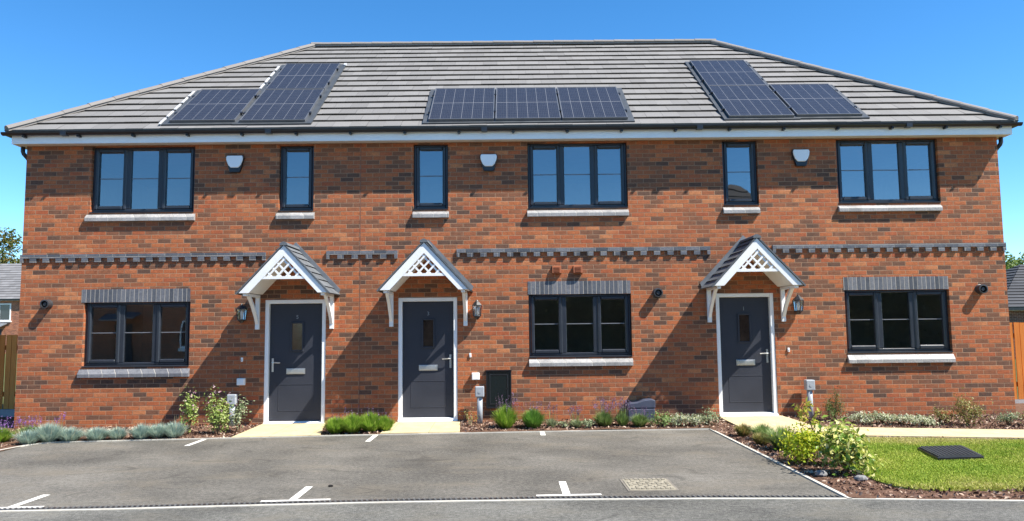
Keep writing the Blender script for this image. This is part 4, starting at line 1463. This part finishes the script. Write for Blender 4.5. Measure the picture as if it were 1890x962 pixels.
M_STONE = groundmat("pale_stone", (0.14, 0.135, 0.13), (0.22, 0.215, 0.21), (0.30, 0.29, 0.28), 18, 0.004)
stone(3.30, -4.82, 0.075, M_STONE, "pale grey stone in the shade under the variegated shrub", 0.02)
stone(3.60, -5.10, 0.07, M_STONE, "pale grey stone in front of the big variegated shrub", 0.02)
stone(-1.87, -5.03, 0.03, groundmat("dark_stone", (0.01, 0.01, 0.01), (0.025, 0.022, 0.02), (0.05, 0.05, 0.05), 30, 0.004), "small dark stone lying alone on the asphalt", 0.0)


# ------------------------------------------------------------------ grass and bark
def inside(px, py, poly):
    c = np.zeros(len(px), bool)
    n = len(poly)
    for i in range(n):
        x0, y0 = poly[i]
        x1, y1 = poly[(i + 1) % n]
        k = ((y0 > py) != (y1 > py)) & (px < (x1 - x0) * (py - y0) / (y1 - y0 + 1e-12) + x0)
        c ^= k
    return c


n = 700000
px, py = rng.uniform(3.6, 9.0, n), rng.uniform(-6.4, -1.9, n)
k = inside(px, py, LAWN)
px, py = px[k], py[k]
# thin, patchy sward: fewer and shorter blades where it is worn
worn = 0.5 + 0.25 * np.sin(px * 1.7 + 0.8 * np.sin(py * 2.1)) + 0.25 * np.sin(py * 2.3 + px * 0.9 + 1.0)
back = np.clip((py + 2.9) / 0.5, 0, 1)
keep = rng.uniform(0, 1, len(px)) > 0.42 * worn + 0.30 * back
px, py, worn = px[keep], py[keep], worn[keep]
n = len(px)
base = np.stack([px, py, np.full(n, 0.022)], 1)
hh = rng.uniform(0.012, 0.032, n) * (1.1 - 0.4 * worn)
tip = base + np.stack([rng.normal(0, 0.014, n), rng.normal(0, 0.014, n), hh], 1)
s = rng.normal(size=(n, 3))
s[:, 2] = 0
s *= 0.0035 / np.linalg.norm(s, axis=1, keepdims=True)
v = np.stack([base - s, base + s, tip], 1).reshape(-1, 3)
f = np.arange(3 * n).reshape(-1, 3)
gm = NT("lawn_blades")
ri = gm.n("NewGeometry").outputs['Random Per Island']
patchn = gm.noise(0.9, detail=6, rough=0.7)
sy = gm.n('SeparateXYZ')
gm.put(sy.inputs[0], gm.coord())
edge_ = gm.math('MAXIMUM', gm.rng(sy.outputs[1], -3.1, -2.3, 0.0, 0.42), gm.rng(sy.outputs[1], -4.7, -5.5, 0.0, 0.24))
patchn = gm.math('ADD', patchn, edge_)
fac = gm.math('ADD', gm.math('MULTIPLY', ri, 0.36), gm.math('MULTIPLY', patchn, 0.95))
gm.fin(gm.ramp(gm.rng(fac, 0.37, 1.06), [(0.0, (0.15, 0.25, 0.02)), (0.35, (0.25, 0.35, 0.03)), (0.62, (0.37, 0.40, 0.06)), (1.0, (0.52, 0.44, 0.18))]), 0.6, 0.2)
kind(big("grass", v, f, gm.m), 'stuff')

n = 70000
px, py = rng.uniform(-9.5, 9.0, n), rng.uniform(-6.4, 0.0, n)
yf = np.interp(px, [p[0] for p in FRONT[1:]], [p[1] for p in FRONT[1:]])
yb = np.interp(px, [p[0] for p in EDGE[4:8]], [p[1] for p in EDGE[4:8]])
ok = ((px < -7.2) & (py > -6.1)) | ((px > -7.0) & (px < 3.1) & (py > yb + 0.04) & (py < -0.02)) | ((px > 3.17) & (py > yf + 0.05) & (py < -0.02))
for poly in (LAWN, P3, [(-4.20, 0.0), (-4.24, -1.36), (-2.92, -1.24), (-3.14, 0.0)], [(-1.93, 0.0), (-2.02, -1.15), (-0.79, -1.08), (-0.86, 0.0)]):
    ok &= ~inside(px, py, poly)
px, py = px[ok], py[ok]
n = len(px)
pts_ = np.stack([px, py, np.array([hump(a, b) for a, b in zip(px, py)]) + rng.uniform(0.002, 0.014, n)], 1)
v, f = leaves(pts_, 0.046, 0.42, 1.1, None, 0.6)
kind(big("bark_mulch", v, f, leafmat("bark_chips", [(0.05, 0.026, 0.02), (0.12, 0.062, 0.044), (0.22, 0.125, 0.088), (0.36, 0.24, 0.17), (0.52, 0.41, 0.31)], 0.0, 0.9)), 'stuff')

# ------------------------------------------------------------------ fences
M_WOOD = NT("fence_timber")
wn_ = M_WOOD.noise(3.0, detail=5, rough=0.6, stretch=(6, 6, 0.6))
ri = M_WOOD.n("NewGeometry").outputs['Random Per Island']
M_WOOD = M_WOOD.fin(M_WOOD.ramp(M_WOOD.math('ADD', M_WOOD.math('MULTIPLY', wn_, 0.6), M_WOOD.math('MULTIPLY', ri, 0.4)), [(0.2, (0.44, 0.135, 0.025)), (0.5, (0.66, 0.235, 0.048)), (0.8, (0.74, 0.34, 0.085))]), 0.8, 0.2)
M_CONC = groundmat("gravel_board", (0.28, 0.27, 0.26), (0.38, 0.37, 0.36), (0.46, 0.45, 0.43), 8, 0.004)


def fence(p, q, zt_, lab, base=0.16):
    p, q = Vector((*p, 0)), Vector((*q, 0))
    t = thing("timber_fence", lab, "fence", p)
    L = (q - p).length
    a = (q - p) / L
    nrm = Vector((a.y, -a.x, 0))
    if nrm.y > 0:
        nrm = -nrm
    n = int(L / 0.115)
    mb = MB()
    for k in range(n):
        c = p + a * (k + 0.5) * L / n + nrm * (0.012 if k % 2 else 0.0)
        mb.bar(c + Vector((0, 0, base + 0.01)), c + Vector((0, 0, zt_ + random.uniform(-0.004, 0.004))), 0.098, 0.016, tuple(nrm))
    mb.build("board_panel", M_WOOD, t)
    MB().bar(p + Vector((0, 0, base / 2)), q + Vector((0, 0, base / 2)), 0.05, base, (0, 0, 1)).build("gravel_board", M_CONC, t)
    for zz in (0.45, zt_ - 0.25):
        MB().bar(p - nrm * 0.04 + Vector((0, 0, zz)), q - nrm * 0.04 + Vector((0, 0, zz)), 0.04, 0.09, (0, 0, 1)).build("rail", M_WOOD, t)


fence((-14.5, 1.9), (-8.47, 1.9), 1.60, "timber board fence closing the gap left of the terrace")
fence((8.66, 1.6), (14.5, 1.6), 1.63, "sunlit timber board fence right of the terrace")


# ------------------------------------------------------------------ neighbouring buildings
M_BRICK2 = brick("neighbour_brick", [(0.0, (0.20, 0.08, 0.05)), (0.5, (0.36, 0.12, 0.065)), (1.0, (0.44, 0.17, 0.09))])
M_BRICK3 = brick("brown_brick", [(0.0, (0.10, 0.045, 0.035)), (1.0, (0.20, 0.08, 0.055))])


def small_house(name, lab, cat, x0, x1, yf, depth, eave, pitch_, wallm, tile, front=-1, hip=0.0, windows=(), door=None, group=None):
    """front: -1 faces the camera side (-y), +1 faces the terrace (+y). windows: x0, x1, z0, z1."""
    t = thing(name, lab, cat, ((x0 + x1) / 2, yf, 0), group)
    yb_ = yf - front * depth
    ya, yz = min(yf, yb_), max(yf, yb_)
    ht = eave + (depth / 2) * math.tan(R(pitch_))
    mb = MB()
    mb.box(x0, x1, ya, yz, -0.05, eave)
    ym = (ya + yz) / 2
    if not hip:
        mb.prism([(ya, eave), (yz, eave), (ym, ht - 0.02)], x0, x1, 'x')
    mb.build("wall", wallm, t)
    mb = MB()
    o = 0.3
    ov = 0.0 if hip else 0.1
    zz = eave - o * math.tan(R(pitch_)) + 0.06
    a, b, c, d = (x0 - o, ya - o, zz), (x1 + o, ya - o, zz), (x1 + o, yz + o, zz), (x0 - o, yz + o, zz)
    r0, r1 = (x0 - o + hip, ym, ht + 0.06), (x1 + o - hip, ym, ht + 0.06)
    roof_slope(mb, a, b, r0, r1, 15, 0.6, 0.04)
    roof_slope(mb, c, d, r1, r0, 15, 0.6, 0.04)
    if hip:
        roof_slope(mb, b, c, r1, r1, 15, 0.6, 0.04)
        roof_slope(mb, d, a, r0, r0, 15, 0.6, 0.04)
    mb.build("roof", tile, t)
    mb = MB()
    s = front
    yq = yf + s * o
    mb.box(x0 - o, x1 + o, min(yq, yq - s * 0.04), max(yq, yq - s * 0.04), zz - 0.14, zz - 0.005)
    mb.build("fascia", M_BLACK, t)
    MB().box(x0 - o, x1 + o, min(yq - s * 0.04, yf), max(yq - s * 0.04, yf), zz - 0.15, zz - 0.13).build("soffit", M_WHITE, t)
    for (wx0, wx1, wz0, wz1) in windows:
        mb = MB()
        y0, y1 = sorted((yf + s * 0.005, yf + s * 0.06))
        frame_box(mb, wx0, wx1, wz0, wz1, 0.09, 0.09, 0.09, 0.09, y0, y1)
        mm = (wx0 + wx1) / 2
        mb.box(mm - 0.05, mm + 0.05, y0, y1, wz0 + 0.09, wz1 - 0.09)
        wobj = mb.build("window", M_WHITE, t)
        y0, y1 = sorted((yf + s * 0.008, yf + s * 0.02))
        MB().box(wx0 + 0.09, wx1 - 0.09, y0, y1, wz0 + 0.09, wz1 - 0.09).build("pane", plain("dark_glass", (0.03, 0.035, 0.045), 0.08, 0.7), wobj)
        y0, y1 = sorted((yf + s * 0.002, yf + s * 0.12))
        MB().box(wx0 - 0.08, wx1 + 0.08, y0, y1, wz0 - 0.11, wz0 - 0.005).build("sill", M_WHITE, wobj)
    if door:
        dx0, dx1 = door
        y0, y1 = sorted((yf + s * 0.005, yf + s * 0.07))
        MB().box(dx0, dx1, y0, y1, 0.05, 2.1).build("front_door", M_DOOR, t)
        y0, y1 = sorted((yf + s * 0.001, yf + s * 1.0))
        MB().prism([(y0, 2.3 if s < 0 else 2.6), (y1, 2.6 if s < 0 else 2.3), (y1, 2.68 if s < 0 else 2.38), (y0, 2.38 if s < 0 else 2.68)], dx0 - 0.5, dx1 + 0.5, 'x').build("porch_roof", M_LEAD, t)
    return t


small_house("brick_house", "distant red brick house with grey tiled roof seen past the left end of the terrace", "house", -56, -43.2, 55, 9, 4.95, 37, M_BRICK2, tilemat("far_grey_tile", (0.17, 0.165, 0.165)), -1, 0.0,
            [(-46.6, -44.55, 2.85, 4.4), (-51, -49, 2.85, 4.4), (-51, -49, 0.9, 2.2)], (-46.3, -45.3))
small_house("garage_building", "low brown brick outbuilding with dark tiled hipped roof beyond the right hand fence", "outbuilding", 23.4, 31, 23, 7.5, 2.50, 30, M_BRICK3, tilemat("dark_tile", (0.055, 0.056, 0.06)), -1, 3.9,
            [(25.6, 27.2, 0.9, 2.0)])

# houses and hedges across the road, mirrored in the panes
small_house("facing_house", "brick house across the road, mirrored in the lower left window", "house", -27.5, -13.5, -26.5, 8, 4.9, 36, M_BRICK2, tilemat("facing_tile", (0.15, 0.14, 0.13)), 1, 0.0,
            [(-26, -24, 0.9, 2.2), (-17.2, -15.4, 0.9, 2.2), (-26, -24, 3.2, 4.4), (-17.2, -15.4, 3.2, 4.4)], (-20.6, -19.6))
small_house("facing_house", "hip roofed brick house across the road, mirrored in the narrow upper window", "house", 8.7, 19.5, -28, 11, 5.3, 42, M_BRICK3, tilemat("facing_dark_tile", (0.06, 0.06, 0.062)), 1, 5.3,
            [(9.4, 11, 0.9, 2.2), (16, 18, 0.9, 2.2), (9.4, 11, 3.2, 4.4), (16, 18, 3.2, 4.4)], (12.2, 13.2))


def hedge(lab, x0, x1, y, h, n):
    t = thing("garden_hedge", lab, "hedge", ((x0 + x1) / 2, y, 0), "hedges across the road")
    p = np.stack([rng.uniform(x0, x1, n), y + rng.normal(0, 0.45, n), rng.uniform(0, h, n)], 1)
    p[:, 2] += 0.12 * np.sin(p[:, 0] * 2.3)
    v, f = leaves(p, 0.22, 0.6, 0.3)
    big("foliage", v, f, M_HEDGE, t)
    MB().prism([(y - 0.45, 0.1), (y + 0.45, 0.1), (y + 0.4, h * 0.93), (y - 0.4, h * 0.93)], x0 + 0.1, x1 - 0.1, 'x').build("added_core", plain("hedge_core_fill", (0.06, 0.06, 0.04), 0.9, 0.1, var=0.5, scale=3), t)  # solid dark core, added to close bright gaps in the mirrored hedge
    mb = MB()
    k = x0 + 0.5
    while k < x1:
        mb.tube([(k, y, -0.05), (k + 0.1, y, h * 0.75)], [0.06, 0.02], 6)
        k += 0.9
    mb.build("trunk", M_BARK, t)


hedge("tall dark hedge across the road, mirrored in the middle lower window", -8, 8.5, -24.5, 4.9, 16000)
hedge("tall dark hedge across the road, mirrored in the right lower window", 15.5, 31, -24.5, 4.9, 16000)


def tree(lab, x, y, h, cr, n, mat, leaf=0.28, group="distant trees"):
    t = thing("broadleaf_tree", lab, "tree", (x, y, 0), group)
    mb = MB()
    mb.tube([(x, y, -0.1), (x + 0.05 * h * 0.1, y, h * 0.3), (x - 0.02 * h, y + 0.1, h * 0.62), (x, y, h * 0.86)], [h * 0.022, h * 0.018, h * 0.012, h * 0.004], 9)
    C = []
    K = 26
    for k in range(K):
        an = k * 2.39996
        e = 0.30 + 0.66 * (k + 0.5) / K
        rr = cr * (1.0 - abs(e - 0.55) * 1.25) * random.uniform(0.65, 1.05)
        c = Vector((x + rr * math.cos(an), y + rr * math.sin(an), h * e + random.uniform(-0.03, 0.03) * h))
        C.append(tuple(c))
        b = Vector((x, y, h * max(0.22, e - 0.18)))
        mb.tube([b, b.lerp(c, 0.5) + Vector((0, 0, 0.02 * h)), c], [h * 0.006, h * 0.0042, h * 0.0015], 5)
    mb.build("trunk", M_BARK, t)
    C = np.array(C)
    wh = rng.integers(0, K, n)
    d = rng.normal(size=(n, 3))
    d /= np.linalg.norm(d, axis=1, keepdims=True)
    p = C[wh] + d * (rng.uniform(0, 1, (n, 1)) ** 0.45) * cr * np.array([0.34, 0.34, 0.27])
    v, f = leaves(p, leaf, 0.6, 0.35, np.array([x, y, h * 0.5]))
    big("crown", v, f, mat, t)


tree("tall green tree rising above the distant roof at the left edge", -58.5, 72, 13.6, 4.6, 9000, M_TREE2, 0.34)
tree("bright green tree behind the outbuilding roof", 43.5, 52, 7.4, 4.2, 8000, M_TREE, 0.30)
tree("darker green tree next to the bright one behind the outbuilding", 49.5, 55, 7.6, 4.4, 8000, M_TREE, 0.30)
